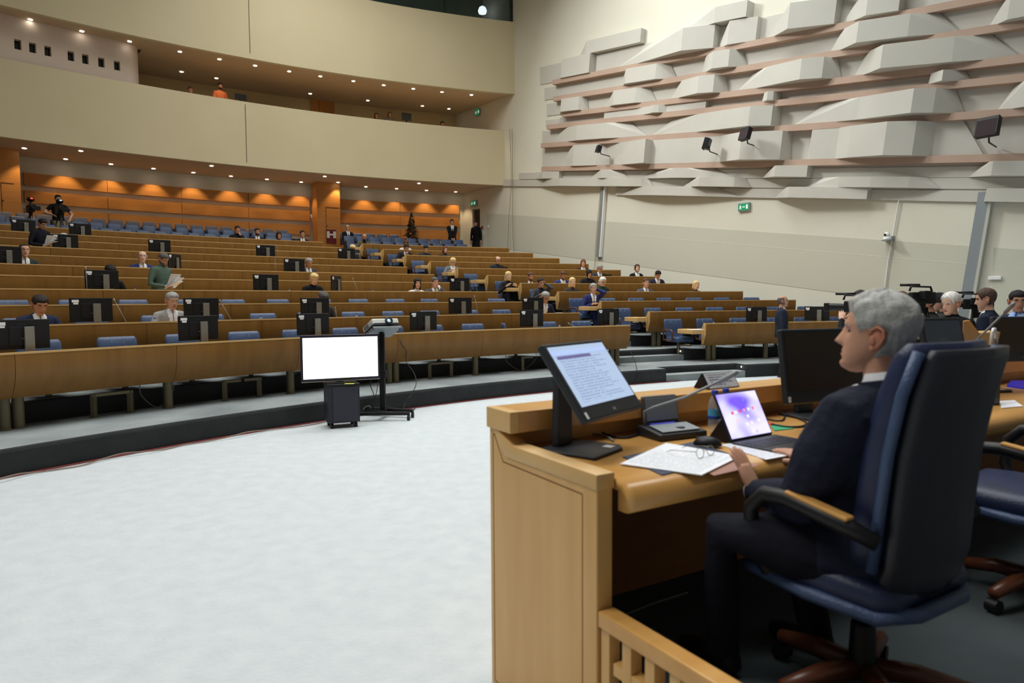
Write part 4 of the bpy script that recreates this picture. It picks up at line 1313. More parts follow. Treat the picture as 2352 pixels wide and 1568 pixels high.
seated('S', 3, 1477, 644, 'man in grey-blue suit looking ahead, fourth row of the wall block', hc='br', hpitch=2, top=(78, 84, 100), tie=(60, 40, 80), group=GS, skin='a')
seated('S', 3, 1592, 649, 'woman with blonde bob at the right end of the fourth row', hair='bob', hc='bl', hpitch=4, hyaw=-6, top=(60, 48, 44), female=True, vneck=False, group=GS, skin='c', hairL=.12)
seated('S', 3, 1238, 643, 'man in charcoal jacket with hand at temple at the fourth row aisle end', hc='dk', hpitch=10, lean=8, hroll=8, top=(58, 60, 66), shirt=(30, 30, 34), group=GS, ear=True)
seated('S', 2, 1356, 656, 'grey-haired man in navy suit leaning on the desk wing, hand at ear', hc='gr', hpitch=6, lean=12, hyaw=-8, top=(40, 48, 96), tie=(30, 30, 60), group=GS, trousers=(34, 40, 84), ear=True, skin='a')

# two men reading papers, propped half upright between the rows
def papers(parent_loc, rz, pts, label, grp='papers in hands'):
    t = thing('paper_sheaf', label, 'papers', parent_loc, rz, grp)
    for c, rx, rzz, w_, h_ in pts:
        M3 = (Matrix.Rotation(rzz, 3, 'Z') @ Matrix.Rotation(rx, 3, 'X'))
        MB().box(c, (w_, h_, .004), M3).build('sheet', paper_m, t)
for (u, vt, i, top, lab, hcol, bd, lb2) in ((368, 581, 3, (78, 96, 86), 'man in green shirt standing between desks reading a thick sheaf', 'dg', True, 'thick white sheaf held by the man in green shirt'),
                                       (97, 503, 7, (26, 28, 38), 'man in dark shirt standing between desks reading loose sheets', 'bk', False, 'loose white sheets held by the man in dark shirt')):
    R = R1 + DR * i + .72; a = au(u, R); z = FZ(i)
    zt = on_arc(u, vt, R).z; hp = zt - z - headtop(0, 6, 30)
    person(lab, PT(R, a, z), rad(a) + pi + .45, hp=hp, sit=True, lean=6, hpitch=30, top=top, vneck=False, hair=('short', HB[hcol]), beard=bd,
           feet=[(-.1, .22, .09), (.1, .22, .09)], hands=[(-.13, .26, hp + .17), (.12, .24, hp + .10)], curl=.7, hand_n=[(-.7, .2, .3), (.7, .2, .3)], group='men reading papers on their feet')
    papers(PT(R, a, z), rad(a) + pi + .45, [((-.02, .36, hp + .17), .75, .1, .21, .28), ((.04, .37, hp + .22), .95, -.3, .20, .26), ((.02, .35, hp + .13), .5, .25, .21, .29)], lb2)
# ================================================================== ROSTRUM (foreground)
PA = V((0.0, 2.638, 0)); E1 = V((.858, .514, 0)).normalized(); E2 = V((.514, -.858, 0)).normalized()
ZP, ZD, ZL = .347, 1.0146, 1.17
def PP(a, b, z): return PA + E1 * a + E2 * b + V((0, 0, z))
RZP = math.atan2(E1.y, E1.x)
def pbox(mb, a0, a1, b0, b1, z0, z1, mi=0):
    return mb.hexa([PP(a0, b0, z0), PP(a1, b0, z0), PP(a1, b1, z0), PP(a0, b1, z0)], [PP(a0, b0, z1), PP(a1, b0, z1), PP(a1, b1, z1), PP(a0, b1, z1)], mi)
LEN = 5.6
# raised platform
pl = MB(); pbox(pl, .03, 9.0, -.10, 4.6, 0, ZP)
struct(pl.build('floor_platform', mat('platform_carpet', srgb(64, 70, 72), .95, col2=srgb(74, 80, 82), scale=2, bump=.3, bscale=60, spec=.1)))

desk = thing('rostrum_desk', 'pale maple rostrum desk with raised ledge and rounded front edge', 'desk', PP(0, 0, 0), RZP)
# end panel: frame with inset board
def wp(mb, nm, m_, bevel=.004, smooth=False): return mb.build(nm, m_, desk, world=True, bevel=bevel, smooth=smooth)
zr = 1.035
outline = [(-.185, 0), (.53, 0), (.53, zr), (-.02, zr), (-.13, ZL - .075), (-.185, ZL - .075)]
mb = MB(); mb.prism([PP(.0, b, z) for b, z in outline], E1 * .066)
ep = wp(mb, 'end_panel', maple_p, .005)
inset = [(-.155, .02), (.452, .02), (.452, .955), (-.075, .955 + .005), (-.145, 1.06), (-.155, 1.06)]
groove = mat('panel_groove', srgb(120, 76, 34), .7)
# dark grooves outlining the inset board
mb = MB()
for (b0, z0), (b1, z1) in zip(inset, inset[1:] + inset[:1]):
    d = V((b1 - b0, z1 - z0, 0)); n_ = V((-d.y, d.x, 0)).normalized() * .0022
    q = [(b0 + n_.x, z0 + n_.y), (b1 + n_.x, z1 + n_.y), (b1 - n_.x, z1 - n_.y), (b0 - n_.x, z0 - n_.y)]
    mb.prism([PP(-.0008, b, z) for b, z in q], E1 * .004)
mb.build('groove', groove, ep, world=False) if False else wp(mb, 'panel_groove', groove, 0)
# rail on top of the end panel, pale
mb = MB(); mb.prism([PP(-.006, b, z) for b, z in [(-.02, zr - .05), (.535, zr - .05), (.535, zr + .004), (-.012, zr + .004), (-.13, ZL - .07), (-.165, ZL - .07), (-.05, zr - .05)]], E1 * .078)
wp(mb, 'side_rail', maple, .006)
mb = MB(); pbox(mb, .03, LEN, -.19, 0.0, ZL - .085, ZL); wp(mb, 'ledge', maple_h, .004)
mb = MB(); pbox(mb, -.012, .03, -.19, 0.0, ZL - .085, ZL); wp(mb, 'ledge_end', maple, .003)
mb = MB(); pbox(mb, .066, LEN, -.13, -.09, ZP, ZL - .085); wp(mb, 'back_board', maple_p, 0)
mb = MB(); pbox(mb, .066, LEN, -.185, -.13, 0, ZL - .085); wp(mb, 'front_board', maple_p, 0)
mb = MB()
prof = [(-.09, ZD - .035), (-.09, ZD)] + [(.585 + .052 * math.sin(t), ZD - .05 + .05 * math.cos(t)) for t in [pi * k / 10 for k in range(11)]] + [(.55, ZD - .10), (.55, ZD - .035)]
rings = [[PP(a, b, z) for b, z in prof] for a in (.072, 1.2, 2.4, 3.6, LEN)]
mb.loft(rings, True, True)
wp(mb, 'desktop', maple_h, 0, True)
bpy.data.objects[desk.children[-1].name].data.set_sharp_from_angle(angle=rad(32))
mb = MB(); pbox(mb, .066, LEN, .02, .045, ZP, ZD - .04); wp(mb, 'kneehole_board', mat('kneehole_wood', srgb(150, 96, 46), .5, col2=srgb(160, 106, 54), scale=3, stretch=(1, 1, 5)), 0)
# two cable bundles hanging below the desk end
ct = thing('cable_bundle', 'tangle of black cables hanging under the desk beside the end post', 'cables', PP(.14, .30, ZP), 0)
for k, (dx, dy) in enumerate(((0, 0), (.03, .02), (.015, -.03), (-.02, .03))):
    pts = []
    for q in range(9):
        t = q / 8
        pts.append(V((dx + .035 * math.sin(t * 7 + k * 2), dy + .035 * math.cos(t * 6 + k), (ZD - .05 - ZP) * (1 - t) + .012)))
    MB().tube(pts, .004, 6).build('cable', cable_b, ct, smooth=True)

# low slatted guard rail
rl = thing('guard_rail', 'low slatted maple guard rail running forward from the desk post', 'railing', PP(.03, .56, ZP), RZP)
zrt = .588
mb = MB(); pbox(mb, .0, .066, .535, 2.3, zrt - .055, zrt); mb.build('top_rail', maple_h, rl, world=True, bevel=.006)
mb = MB(); pbox(mb, .012, .054, .60, 2.3, zrt - .19, zrt - .15); mb.build('middle_rail', maple_p, rl, world=True, bevel=.002)
mb = MB(); pbox(mb, .012, .054, .55, 2.3, .10, .14); mb.build('bottom_rail', maple_p, rl, world=True, bevel=.002)
b = .54; k = 0
while b < 2.25:
    mb = MB(); pbox(mb, .010, .056, b, b + .042, 0.0 if k == 0 else .14, zrt - .055); mb.build('baluster', maple_p, rl, world=True, bevel=.002)
    b += .105; k += 1

# raised centre part of the rostrum further right
rc_ = thing('raised_rostrum', 'higher maple centre section of the rostrum with pointed side panel', 'rostrum', PP(3.2, 0, ZP), RZP)
def at_d(u, v, d):
    r_ = RAY(u, v); return V((0, 0, EYE)) + r_ * (d / r_.y)
c0 = at_d(2212, 737, 3.95)
mb = MB()
b_ = at_d(2212, 860, 3.95)
q = [c0, c0 + V((.03, -.01, .005)), at_d(2246, 762, 4.05), at_d(2252, 766, 4.05), V((at_d(2252, 766, 4.05).x, at_d(2252, 766, 4.05).y, ZD)), V((c0.x, c0.y, ZD))]
mb.prism(q, V((.03, .045, 0))); mb.build('side_panel', maple_p, rc_, world=True, bevel=.004)
p = at_d(2252, 764, 4.08)
mb = MB(); mb.hexa([p + V((0, 0, -.16)), p + E1 * 1.6 + V((0, 0, -.16)), p + E1 * 1.6 + V((-.05, .12, -.16)), p + V((-.05, .12, -.16))], [p, p + E1 * 1.6, p + E1 * 1.6 + V((-.05, .12, 0)), p + V((-.05, .12, 0))])
mb.build('centre_ledge', maple_p, rc_, world=True, bevel=.004)
# violet pennant on it
q = on_z(2270, 800, 0)
pc = at_d(2247, 775, 4.02)
MB().prism([pc, pc + V((.035, .018, -.022)), pc + V((.0, 0, -.045))], V((.003, -.004, 0))).build('violet_triangle', mat('violet', srgb(98, 84, 160), .6), rc_, world=True)

# ------------------------------------------------------------------ things on the desk
def orient(o, X, Y, Z):
    o.matrix_world = Matrix(((X.x, Y.x, Z.x, o.location.x), (X.y, Y.y, Z.y, o.location.y), (X.z, Y.z, Z.z, o.location.z), (0, 0, 0, 1)))
    o.rotation_euler = Matrix(((X.x, Y.x, Z.x), (X.y, Y.y, Z.y), (X.z, Y.z, Z.z))).to_euler()
def text_mat(name, bg, ink, lines=26, emit=0.0, margin=.07, head=None, dens=.42):
    M = bpy.data.materials.new(name); M.use_nodes = True; nt = M.node_tree; N = nt.nodes; Lk = nt.links
    b = N['Principled BSDF']; b.inputs['Roughness'].default_value = .5
    tc = N.new('ShaderNodeTexCoord'); sp = N.new('ShaderNodeSeparateXYZ'); Lk.new(tc.outputs['Generated'], sp.inputs[0])
    def mth(op, a, b_=None, c=None):
        n = N.new('ShaderNodeMath'); n.operation = op
        for k, x in enumerate((a, b_, c)):
            if x is None: continue
            if isinstance(x, (int, float)): n.inputs[k].default_value = x
            else: Lk.new(x, n.inputs[k])
        return n.outputs[0]
    ly = mth('MULTIPLY', sp.outputs[1], lines); fr = mth('FRACT', ly); fl_ = mth('FLOOR', ly)
    m1 = mth('LESS_THAN', fr, .5)
    cx = N.new('ShaderNodeCombineXYZ'); Lk.new(mth('MULTIPLY', sp.outputs[0], 34), cx.inputs[0]); Lk.new(mth('MULTIPLY', fl_, 7.3), cx.inputs[1])
    no = N.new('ShaderNodeTexNoise'); no.inputs['Scale'].default_value = 1.0; no.inputs['Detail'].default_value = 1.0; Lk.new(cx.outputs[0], no.inputs[0])
    m2 = mth('GREATER_THAN', no.outputs[0], dens)
    # ragged right margin
    wn = N.new('ShaderNodeTexWhiteNoise'); wn.noise_dimensions = '1D'; Lk.new(fl_, wn.inputs['W'])
    m3 = mth('LESS_THAN', sp.outputs[0], mth('MULTIPLY_ADD', wn.outputs[0], .35, .55))
    m4 = mth('GREATER_THAN', sp.outputs[0], margin); m5 = mth('LESS_THAN', sp.outputs[1], .88); m6 = mth('GREATER_THAN', sp.outputs[1], .06)
    a = m1
    for x in (m2, m3, m4, m5, m6): a = mth('MULTIPLY', a, x)
    mx = N.new('ShaderNodeMix'); mx.data_type = 'RGBA'; mx.inputs[6].default_value = bg; mx.inputs[7].default_value = ink; Lk.new(a, mx.inputs[0])
    Lk.new(mx.outputs[2], b.inputs['Base Color'])
    if emit: Lk.new(mx.outputs[2], b.inputs['Emission Color']); b.inputs['Emission Strength'].default_value = emit
    return M
doc_screen = text_mat('document_screen', srgb(158, 176, 202), srgb(130, 148, 180), 22, .72)
doc_paper = text_mat('printed_page', srgb(236, 238, 244), srgb(200, 203, 210), 34)

def frame_wh(c, wdir, nh, tilt):
    """screen frame: x along wdir, y up (tilted back from nh), z = outward normal"""
    w_ = V((wdir[0], wdir[1], 0)).normalized(); n0 = V((nh[0], nh[1], 0)).normalized()
    up = V((0, 0, 1)) * math.cos(tilt) - n0 * math.sin(tilt); nn = w_.cross(up)
    return w_, up, nn
def aio(label, base, c, wdir, nh, tilt, scr_mat, W_=.44, H_=.33, chin=.055, label_st=True, yaw_base=0.0, grp=None):
    t = thing('computer_screen', label, 'monitor', base, 0, grp)
    X, Y, Z = frame_wh(c, wdir, nh, tilt)
    F = lambda x, y, z: V(c) + X * x + Y * y + Z * z
    M3 = Matrix((X, Y, Z)).transposed()
    mb = MB(); mb.box(V(c), (W_, H_, .032), M3)
    hs = mb.build('housing', dark_pl, t, world=True, bevel=.007)
    sc_o = MB().box((0, 0, 0), (W_ - .035, H_ - chin - .02, .003)).build('display', scr_mat, t)
    L = F(0, chin / 2 - .008, .0165) - V(base)
    sc_o.matrix_parent_inverse = Matrix.Identity(4)
    sc_o.location = L; sc_o.rotation_euler = M3.to_euler()
    mb = MB().box(F(0, -H_ / 2 + chin * .42, .0165), (.022, .012, .002), M3); mb.build('badge', silver, t, world=True)
    mb = MB().box(F(-W_ / 2 + .016, -H_ / 2 + .022, .0165), (.014, .026, .002), M3); mb.build('sticker', white_pl, t, world=True)
    n0 = V((nh[0], nh[1], 0)).normalized()
    cb = V((base[0], base[1], 0)); zt = c[2] + .06
    w_ = X
    mb = MB(); 
    B0 = V(base) - n0 * .075
    mb.prism([B0 - w_ * .055 + V((0, 0, .012)), B0 + w_ * .055 + V((0, 0, .012)), B0 + w_ * .045 + V((0, 0, zt - base[2])), B0 - w_ * .045 + V((0, 0, zt - base[2]))], -n0 * .035)
    mb.build('stand_column', dark_pl, t, world=True, bevel=.008)
    mb = MB(); Hc = F(0, .02, -.02); mb.cyl(Hc, B0 + V((0, 0, zt - base[2] - .05)), .022, 10); mb.build('hinge', black_pl, t, world=True)
    mb = MB(); mb.prism([V(base) + w_ * x + n0 * y + V((0, 0, .001)) for x, y in ((-.13, -.13), (.13, -.13), (.13, .10), (.09, .13), (-.13, .13))], V((0, 0, .012)))
    mb.build('stand_foot', dark_pl, t, world=True, bevel=.004)
    mb = MB(); mb.prism([V(base) + w_ * x + n0 * y + V((0, 0, .0135)) for x, y in ((.05, .06), (.09, .06), (.09, .10), (.05, .10))], V((0, 0, .001)))
    mb.build('foot_label', white_pl, t, world=True)
    return t
b0 = on_z(1337, 1034, ZD); b0.z = ZD
s1 = aio('tilted computer screen showing a text document, at the left end of the rostrum', b0, V((.308, 2.622, 1.300)), (.60, .80), (.80, -.60), rad(36), doc_screen)
# header bars of the shown document
for c in s1.children:
    if c.name.startswith('display'):
        MB().box((-.005, .098, .002), (.40, .018, .001)).build('window_bar', mat('bar_grey', srgb(150, 168, 205), .5, emit=srgb(150, 168, 205), estr=.9), c)
        MB().box((-.06, .078, .002), (.24, .012, .001)).build('title_bar', mat('bar_violet', srgb(92, 84, 130), .5, emit=srgb(92, 84, 130), estr=.8), c)
reflect_scr = mat('wood_reflection_display', srgb(52, 40, 22), .22, spec=.5)  # brown of the reflected wood is painted into the display colour
b1 = on_z(1878, 958, ZD); b1.z = ZD
aio('switched-off dark computer screen in front of the grey-haired man', b1, V((at_d(1893, 838, 3.12).x, 3.12, at_d(1893, 838, 3.12).z)), (.93, .37), (.37, -.93), rad(8), reflect_scr, W_=.50, H_=.335)

# conference microphone unit
def mic_unit(label, loc, rz, tip, grp=None, plate=True):
    t = thing('microphone_unit', label, 'microphone', loc, rz, grp)
    mb = MB(); mb.prism([(-.12, -.085, 0.001), (.12, -.085, 0.001), (.12, -.085, .05), (-.12, -.085, .05)], (0, .02, 0))
    mb = MB(); mb.prism([(-.125, .08, .002), (-.125, -.09, .002), (-.125, -.09, .028), (-.125, .04, .045), (-.125, .08, .045)], (.25, 0, 0)); mb.build('base', dark_pl, t, bevel=.006)
    mb = MB(); mb.prism([(-.10, -.075, .034), (.10, -.075, .034), (.10, .02, .0475), (-.10, .02, .0475)], (0, .0, .003)); mb.build('key_panel', grey_m, t)
    mb = MB(); mb.prism([(-.08, .02, .046), (.05, .02, .046), (.05, .045, .049), (-.08, .045, .049)], (0, 0, .003)); mb.build('display_strip', mat('blue_lcd', srgb(60, 60, 140), .3, emit=srgb(50, 50, 150), estr=.5), t)
    mb = MB(); mb.lathe([(.022, 0), (.022, .004)], (.02, -.035, .0395), 14); mb.build('talk_button', dark_pl, t)
    if plate:
        mb = MB(); mb.prism([(-.09, .062, .04), (.10, .062, .04), (.10, .085, .165), (-.09, .085, .165)], (0, .022, 0)); sp_ = mb.build('speaker_plate', mat('plate_grey', srgb(78, 78, 78), .5), t, bevel=.01)
        mb = MB(); mb.prism([(-.078, .0605, .06), (.088, .0605, .06), (.088, .079, .155), (-.078, .079, .155)], (0, .003, 0)); mb.build('speaker_grille', grey_m, sp_)
    T = Matrix.Rotation(-rz, 3, 'Z') @ (V(tip) - V(loc))
    S = V((-.10, .055, .045))
    mb = MB(); mb.tube([S, S + V((.0, 0, .06)), S + (T - S) * .12 + V((0, 0, .055)), S + (T - S) * .5 + V((0, 0, .02)), T], .0055, 8); mb.build('stem', grey_m, t, smooth=True)
    d = (T - S).normalized()
    mb = MB(); mb.tube([T - d * .045, T - d * .03, T + d * .03, T + d * .045], [.006, .011, .011, .007], 10); mb.build('mic_head', grey_m, t, smooth=True)
    return t
loc = PP(.74, .10, ZD)
mic_unit('grey gooseneck microphone unit between the lit screen and the water bottles', loc, RZP - .10, at_d(1672, 866, 2.78), 'rostrum microphone units')
# triangular name sign on the ledge
t = thing('name_sign', 'black triangular name sign standing on the rostrum ledge', 'name sign', PP(1.24, -.10, ZL), RZP)
mb = MB(); mb.prism([(-.11, -.05, .001), (-.11, .05, .001), (-.11, .0, .075)], (.22, 0, 0)); mb.build('stand', black_pl, t, bevel=.003)
sg = MB().box((0, 0, 0), (.20, .082, .002)).build('name_card', text_mat('name_card', srgb(196, 198, 204), srgb(110, 112, 130), 6, 0, .1), t)
sg.location = (0, -.0275, .039); sg.rotation_euler = (math.atan2(.074, .05), 0, 0)
# bottles
water = mat('clear_plastic', srgb(190, 205, 215), .06, alpha=.28, spec=.7)
blue_cap = mat('blue_cap', srgb(40, 66, 170), .4)
blue_lab = mat('bottle_label', srgb(70, 160, 210), .5, col2=srgb(110, 190, 225), scale=20)
def bottle(label, P, h=.19, grp='water bottles on the rostrum'):
    t = thing('water_bottle', label, 'bottle', P, random.uniform(0, 6), grp)
    s = h / .19
    mb = MB().lathe([(.020, .001), (.028, .006), (.029, .04), (.0275, .06), (.029, .08), (.029, .125), (.022, .15), (.012, .168), (.012, .174)], seg=20)
    mb.v = [(x * s, y * s, z * s) for x, y, z in mb.v]; mb.build('bottle_body', water, t, smooth=True)
    mb = MB().lathe([(.0135, .170), (.0145, .171), (.0145, .188), (.013, .19)], seg=18); mb.v = [(x * s, y * s, z * s) for x, y, z in mb.v]; mb.build('cap', blue_cap, t, smooth=True, auto=40)
    mb = MB().lathe([(.0294, .066), (.0294, .106)], seg=20); mb.f = mb.f[:-2]; mb.mi = mb.mi[:-2]; mb.v = [(x * s, y * s, z * s) for x, y, z in mb.v]
    lb = mb.build('label_band', blue_lab, t, smooth=True)
    mb = MB().lathe([(.0296, .066), (.0296, .078)], seg=20); mb.f = mb.f[:-2]; mb.mi = mb.mi[:-2]; mb.v = [(x * s, y * s, z * s) for x, y, z in mb.v]
    mb.build('dark_band', blue_cap, lb, smooth=True)
    return t
p = on_z(1641, 994, ZD); p.z = ZD; bottle('blue-capped water bottle nearer the microphone unit', p)
p = on_z(1666, 988, ZD); p.z = ZD; bottle('blue-capped water bottle nearer the tablet', p)
p = on_z(1694, 986, ZD); p.z = ZD
t = thing('drinking_glass', 'empty drinking glass behind the tablet', 'glass', p)
MB().lathe([(.026, .001), (.033, .09), (.031, .09), (.024, .006)], seg=20).build('glass_wall', water, t, smooth=True)
MB().lathe([(.033, .089), (.0335, .091), (.031, .091)], seg=20).build('rim', water, t, smooth=True)
# tablet with keyboard cover
L0 = on_z(1684, 1021, ZD); L1 = on_z(1779, 1003, ZD)
Xv = (L1 - L0); Wt = Xv.length; Xv.normalize(); Yv = V((0, 0, 1)).cross(Xv)       # Yv points away from the viewer
t = thing('tablet_computer', 'tablet with violet home screen on a black keyboard cover', 'tablet', (L0 + L1) / 2, math.atan2(Xv.y, Xv.x))
tl = rad(27)
kb = MB().box((0, -.10, .006), (Wt + .012, .205, .009)); kbo = kb.build('keyboard_cover', dark_pl, t, bevel=.003)
kk = MB()
key = mat('keys', srgb(44, 46, 58), .5)
for r_ in range(5):
    for c_ in range(13):
        MBk = kk.box((-Wt / 2 + .018 + c_ * (Wt - .036) / 12, -.04 - r_ * .0215, .0112), (.0165, .0165, .002))
ko = kk.build('keys', key, kbo); ko['kind'] = 'stuff'
tb = MB().box((0, 0, 0), (Wt, .205, .008)).build('tablet_body', dark_pl, t, bevel=.003)
tb.location = (0, .012 + .1025 * math.sin(tl) , .012 + .1025 * math.cos(tl)); tb.rotation_euler = (pi / 2 - tl, 0, 0)
# wallpaper
vm = mat('violet_wallpaper', srgb(190, 180, 240), .3)
nt = vm.node_tree; tc = nt.nodes.new('ShaderNodeTexCoord'); wv = nt.nodes.new('ShaderNodeTexNoise'); wv.inputs['Scale'].default_value = 1.6; wv.inputs['Detail'].default_value = 1
cr = nt.nodes.new('ShaderNodeValToRGB'); cr.color_ramp.elements[0].position = .35; cr.color_ramp.elements[1].position = .65
cr.color_ramp.elements[0].color = srgb(214, 210, 250); cr.color_ramp.elements[1].color = srgb(112, 84, 226)
nt.links.new(tc.outputs['Generated'], wv.inputs[0]); nt.links.new(wv.outputs[0], cr.inputs[0])
for s_ in ('Base Color', 'Emission Color'): nt.links.new(cr.outputs[0], nt.nodes['Principled BSDF'].inputs[s_])
nt.nodes['Principled BSDF'].inputs['Emission Strength'].default_value = .9
ds = MB().box((0, 0, .0045), (Wt - .014, .192, .001)).build('display', vm, tb)
for k, (x, y, c_) in enumerate([(-.07, .01, (220, 60, 90)), (-.045, .012, (240, 240, 250)), (-.02, .014, (230, 50, 90)), (.01, .016, (250, 160, 170)), (.04, .018, (240, 240, 250)), (.07, .02, (240, 110, 130)), (.03, .06, (120, 130, 200)), (.06, .062, (150, 160, 210)),
                                (-.06, -.025, (250, 200, 200)), (.02, -.012, (245, 245, 250)), (0, -.045, (240, 240, 250)), (.03, -.042, (250, 230, 230)), (.08, -.035, (245, 245, 250)), (.02, -.08, (235, 235, 250)), (.04, -.08, (200, 200, 230))]):
    MB().box((x, y, .0054), (.012, .012, .0006)).build('app_icon', mat('icon_%d' % k, srgb(*c_), .4, emit=srgb(*c_), estr=.7), tb)
mb = MB(); mb.prism([(-Wt / 2, .012, .004), (-Wt / 2, .13, .004), (-Wt / 2, .012 + .1 * math.sin(tl), .10)], (Wt, 0, 0)); mb.build('stand_flap', black_pl, t)
# sheets, folder, mouse, spectacles, cards
def sheet(nm, label, quad, z, m_, th=.0025, cat='papers', grp=None):
    P = [on_z(u, v, z) for u, v in quad]
    c = sum(P, V()) / 4; X = (P[1] - P[0]).normalized()
    o = MB()
    o.prism([V((p - c).to_tuple()) for p in P], (0, 0, th))
    ob = o.build(nm, m_)
    # rotate mesh so that generated coords follow the sheet
    a = math.atan2(X.y, X.x)
    ob.data.transform(Matrix.Rotation(-a, 4, 'Z'))
    ob.location = (c.x, c.y, z); ob.rotation_euler = (0, 0, a)
    return tag(ob, label, cat, grp)
sheet('document_folder', 'dark blue folder edge under the printed pages', [(1520, 1092), (1708, 1052), (1590, 1016), (1430, 1050)], ZD + .001, mat('navy_card', srgb(50, 60, 84), .6), .003, 'folder')
sheet('printed_pages', 'printed pages lying in front of the lit screen', [(1612, 1092), (1700, 1049), (1530, 1018), (1424, 1066)], ZD + .005, doc_paper, .003)
sheet('paper_sheet', 'white sheet under the tablet keyboard', [(1760, 1056), (1834, 1042), (1702, 1014), (1655, 1022)], ZD + .001, text_mat('sheet_lines', srgb(238, 240, 246), srgb(190, 194, 204), 14), .002)
sheet('green_card', 'bright green voting card beside the tablet', [(1779, 989), (1824, 984), (1786, 974), (1770, 979)], ZD + .002, mat('green_card_m', srgb(40, 160, 110), .6), .0015, 'card')
sheet('red_card', 'red voting card tucked behind the green card', [(1758, 976), (1782, 974), (1776, 970), (1756, 971)], ZD + .001, mat('red_card_m', srgb(206, 70, 50), .6), .001, 'card')
sheet('desk_mat', 'rosy leather desk mat under the pages', [(1640, 1092), (1745, 1068), (1640, 1040), (1560, 1055)], ZD + .0004, mat('rosy_leather', srgb(160, 116, 96), .5), .0006, 'desk mat')
p = on_z(1625, 1026, ZD)
t = thing('computer_mouse', 'black computer mouse on the pages in front of the microphone', 'mouse', (p.x, p.y, ZD + .0085), RZP - 1.0)
mb = MB(); rings = []
for k in range(9):
    x = -.055 + .11 * k / 8; s_ = math.sqrt(max(0, 1 - (x / .0565) ** 2))
    rings.append([V((x, (.031 * s_ + .002) * math.cos(q), max(0, (.034 * s_ + .002) * math.sin(q)))) for q in [pi * j / 8 for j in range(9)]])
mb.loft(rings); mb.build('shell', black_pl, t, smooth=True)
MB().box((-.035, 0, .026), (.02, .006, .008)).build('scroll_wheel', dark_pl, t)
# spectacles
p = on_z(1620, 1046, ZD + .012)
t = thing('spectacles', 'thin wire spectacles lying on the printed pages', 'glasses', (p.x, p.y, ZD + .0085), RZP + .2)
wire = mat('gold_wire', srgb(120, 112, 100), .3, metal=.8)
for s in (-1, 1):
    c = [V((s * .035 + .024 * math.cos(a), .004 * math.sin(a), .018 + .018 * math.sin(a))) for a in [2 * pi * k / 18 for k in range(19)]]
    MB().tube(c, .0013, 6).build('lens_rim', wire, t, smooth=True)
    MB().tube([(s * .059, 0, .026), (s * .063, .05, .022), (s * .058, .11, .016), (s * .05, .135, .004)], .0012, 6).build('temple', wire, t, smooth=True)
MB().tube([(-.012, 0, .022), (0, -.002, .026), (.012, 0, .022)], .0012, 6).build('bridge', wire, t, smooth=True)
# cables on the desk
def cable(label, pts, r=.004, m_=None, nm='cable', seg=6, sub=6):
    P = [V(p) for p in pts]; Q = []
    for k in range(len(P) - 1):
        a = P[max(k - 1, 0)]; b = P[k]; c = P[k + 1]; d = P[min(k + 2, len(P) - 1)]
        for j in range(sub):
            t_ = j / sub
            Q.append(.5 * ((2 * b) + (c - a) * t_ + (2 * a - 5 * b + 4 * c - d) * t_ ** 2 + (3 * b - a - 3 * c + d) * t_ ** 3))
    Q.append(P[-1])
    o = MB().tube(Q, r, seg).build(nm, m_ or cable_b, smooth=True)
    return tag(o, label, 'cable')
D = lambda u, v, dz=.006: on_z(u, v, ZD + dz)
cable('pale cable curling out behind the lit screen', [D(1326, 995), D(1370, 997), D(1395, 1003), D(1408, 1012)], .005, cable_g)
cable('black cable running along the desk back to the microphone unit', [D(1368, 985), D(1400, 1000), D(1440, 1004), D(1478, 992)], .005)
cable('thin black cable from the microphone unit towards the bottles', [D(1600, 995), D(1630, 1003), D(1655, 1004), D(1660, 995)], .003)
cable('black looped cable between tablet and the dark screen', [D(1762, 962), D(1785, 966), D(1800, 962), D(1803, 945)], .004)
cable('thick black cable curving over the desk beside the green card', [D(1772, 974), D(1810, 980), D(1845, 978), D(1850, 968), D(1826, 957), D(1806, 948)], .005)
cable('white cord on the platform floor under the desk', [V((x, y, ZP + .004)) for x, y in [(on_z(1440, 1412, ZP).x, on_z(1440, 1412, ZP).y), (on_z(1500, 1388, ZP).x, on_z(1500, 1388, ZP).y), (on_z(1580, 1362, ZP).x, on_z(1580, 1362, ZP).y)]], .004, cable_g)
# far right end of the desk: screens, microphone, white A-shaped holder, phone, papers
aio('black computer screen at the right edge of the picture', PP(3.45, .08, ZD), V((at_d(2345, 778, 4.25).x, 4.25, at_d(2345, 778, 4.25).z)), (.98, .2), (.2, -.98), rad(8), reflect_scr, W_=.42, H_=.28)
aio('grey computer screen glimpsed behind the white hair', PP(2.55, .04, ZD), V((at_d(2166, 790, 3.85).x, 3.85, at_d(2166, 790, 3.85).z)), (.95, .3), (.3, -.95), rad(14), mat('grey_display', srgb(70, 78, 90), .2), W_=.30, H_=.30)
mic_unit('gooseneck microphone unit at the right edge of the picture', PP(3.10, .08, ZD), RZP, at_d(2318, 708, 3.6), 'rostrum microphone units', plate=False)
t = thing('card_holder', 'small white A-shaped holder standing at the right end of the rostrum', 'card holder', at_d(2282, 792, 3.75), RZP)
mb = MB().tube([(-.032, 0, 0), (-.022, 0, .06), (-.008, 0, .088), (.008, 0, .088), (.022, 0, .06), (.032, 0, 0)], .0085, 8); mb.build('arch', white_pl, t, smooth=True)
MB().tube([(-.026, 0, .035), (.026, 0, .035)], .006, 8).build('crossbar', white_pl, t, smooth=True)
z_ = at_d(2282, 792, 3.75).z
MB().box((0, .0, -(z_ - ZD) / 2), (.07, .05, z_ - ZD)).build('plinth', black_pl, t)
sheet('notepad', 'white notepad at the far right of the desk', [(2300, 938), (2350, 934), (2330, 920), (2296, 922)], ZD + .001, paper_m, .004)
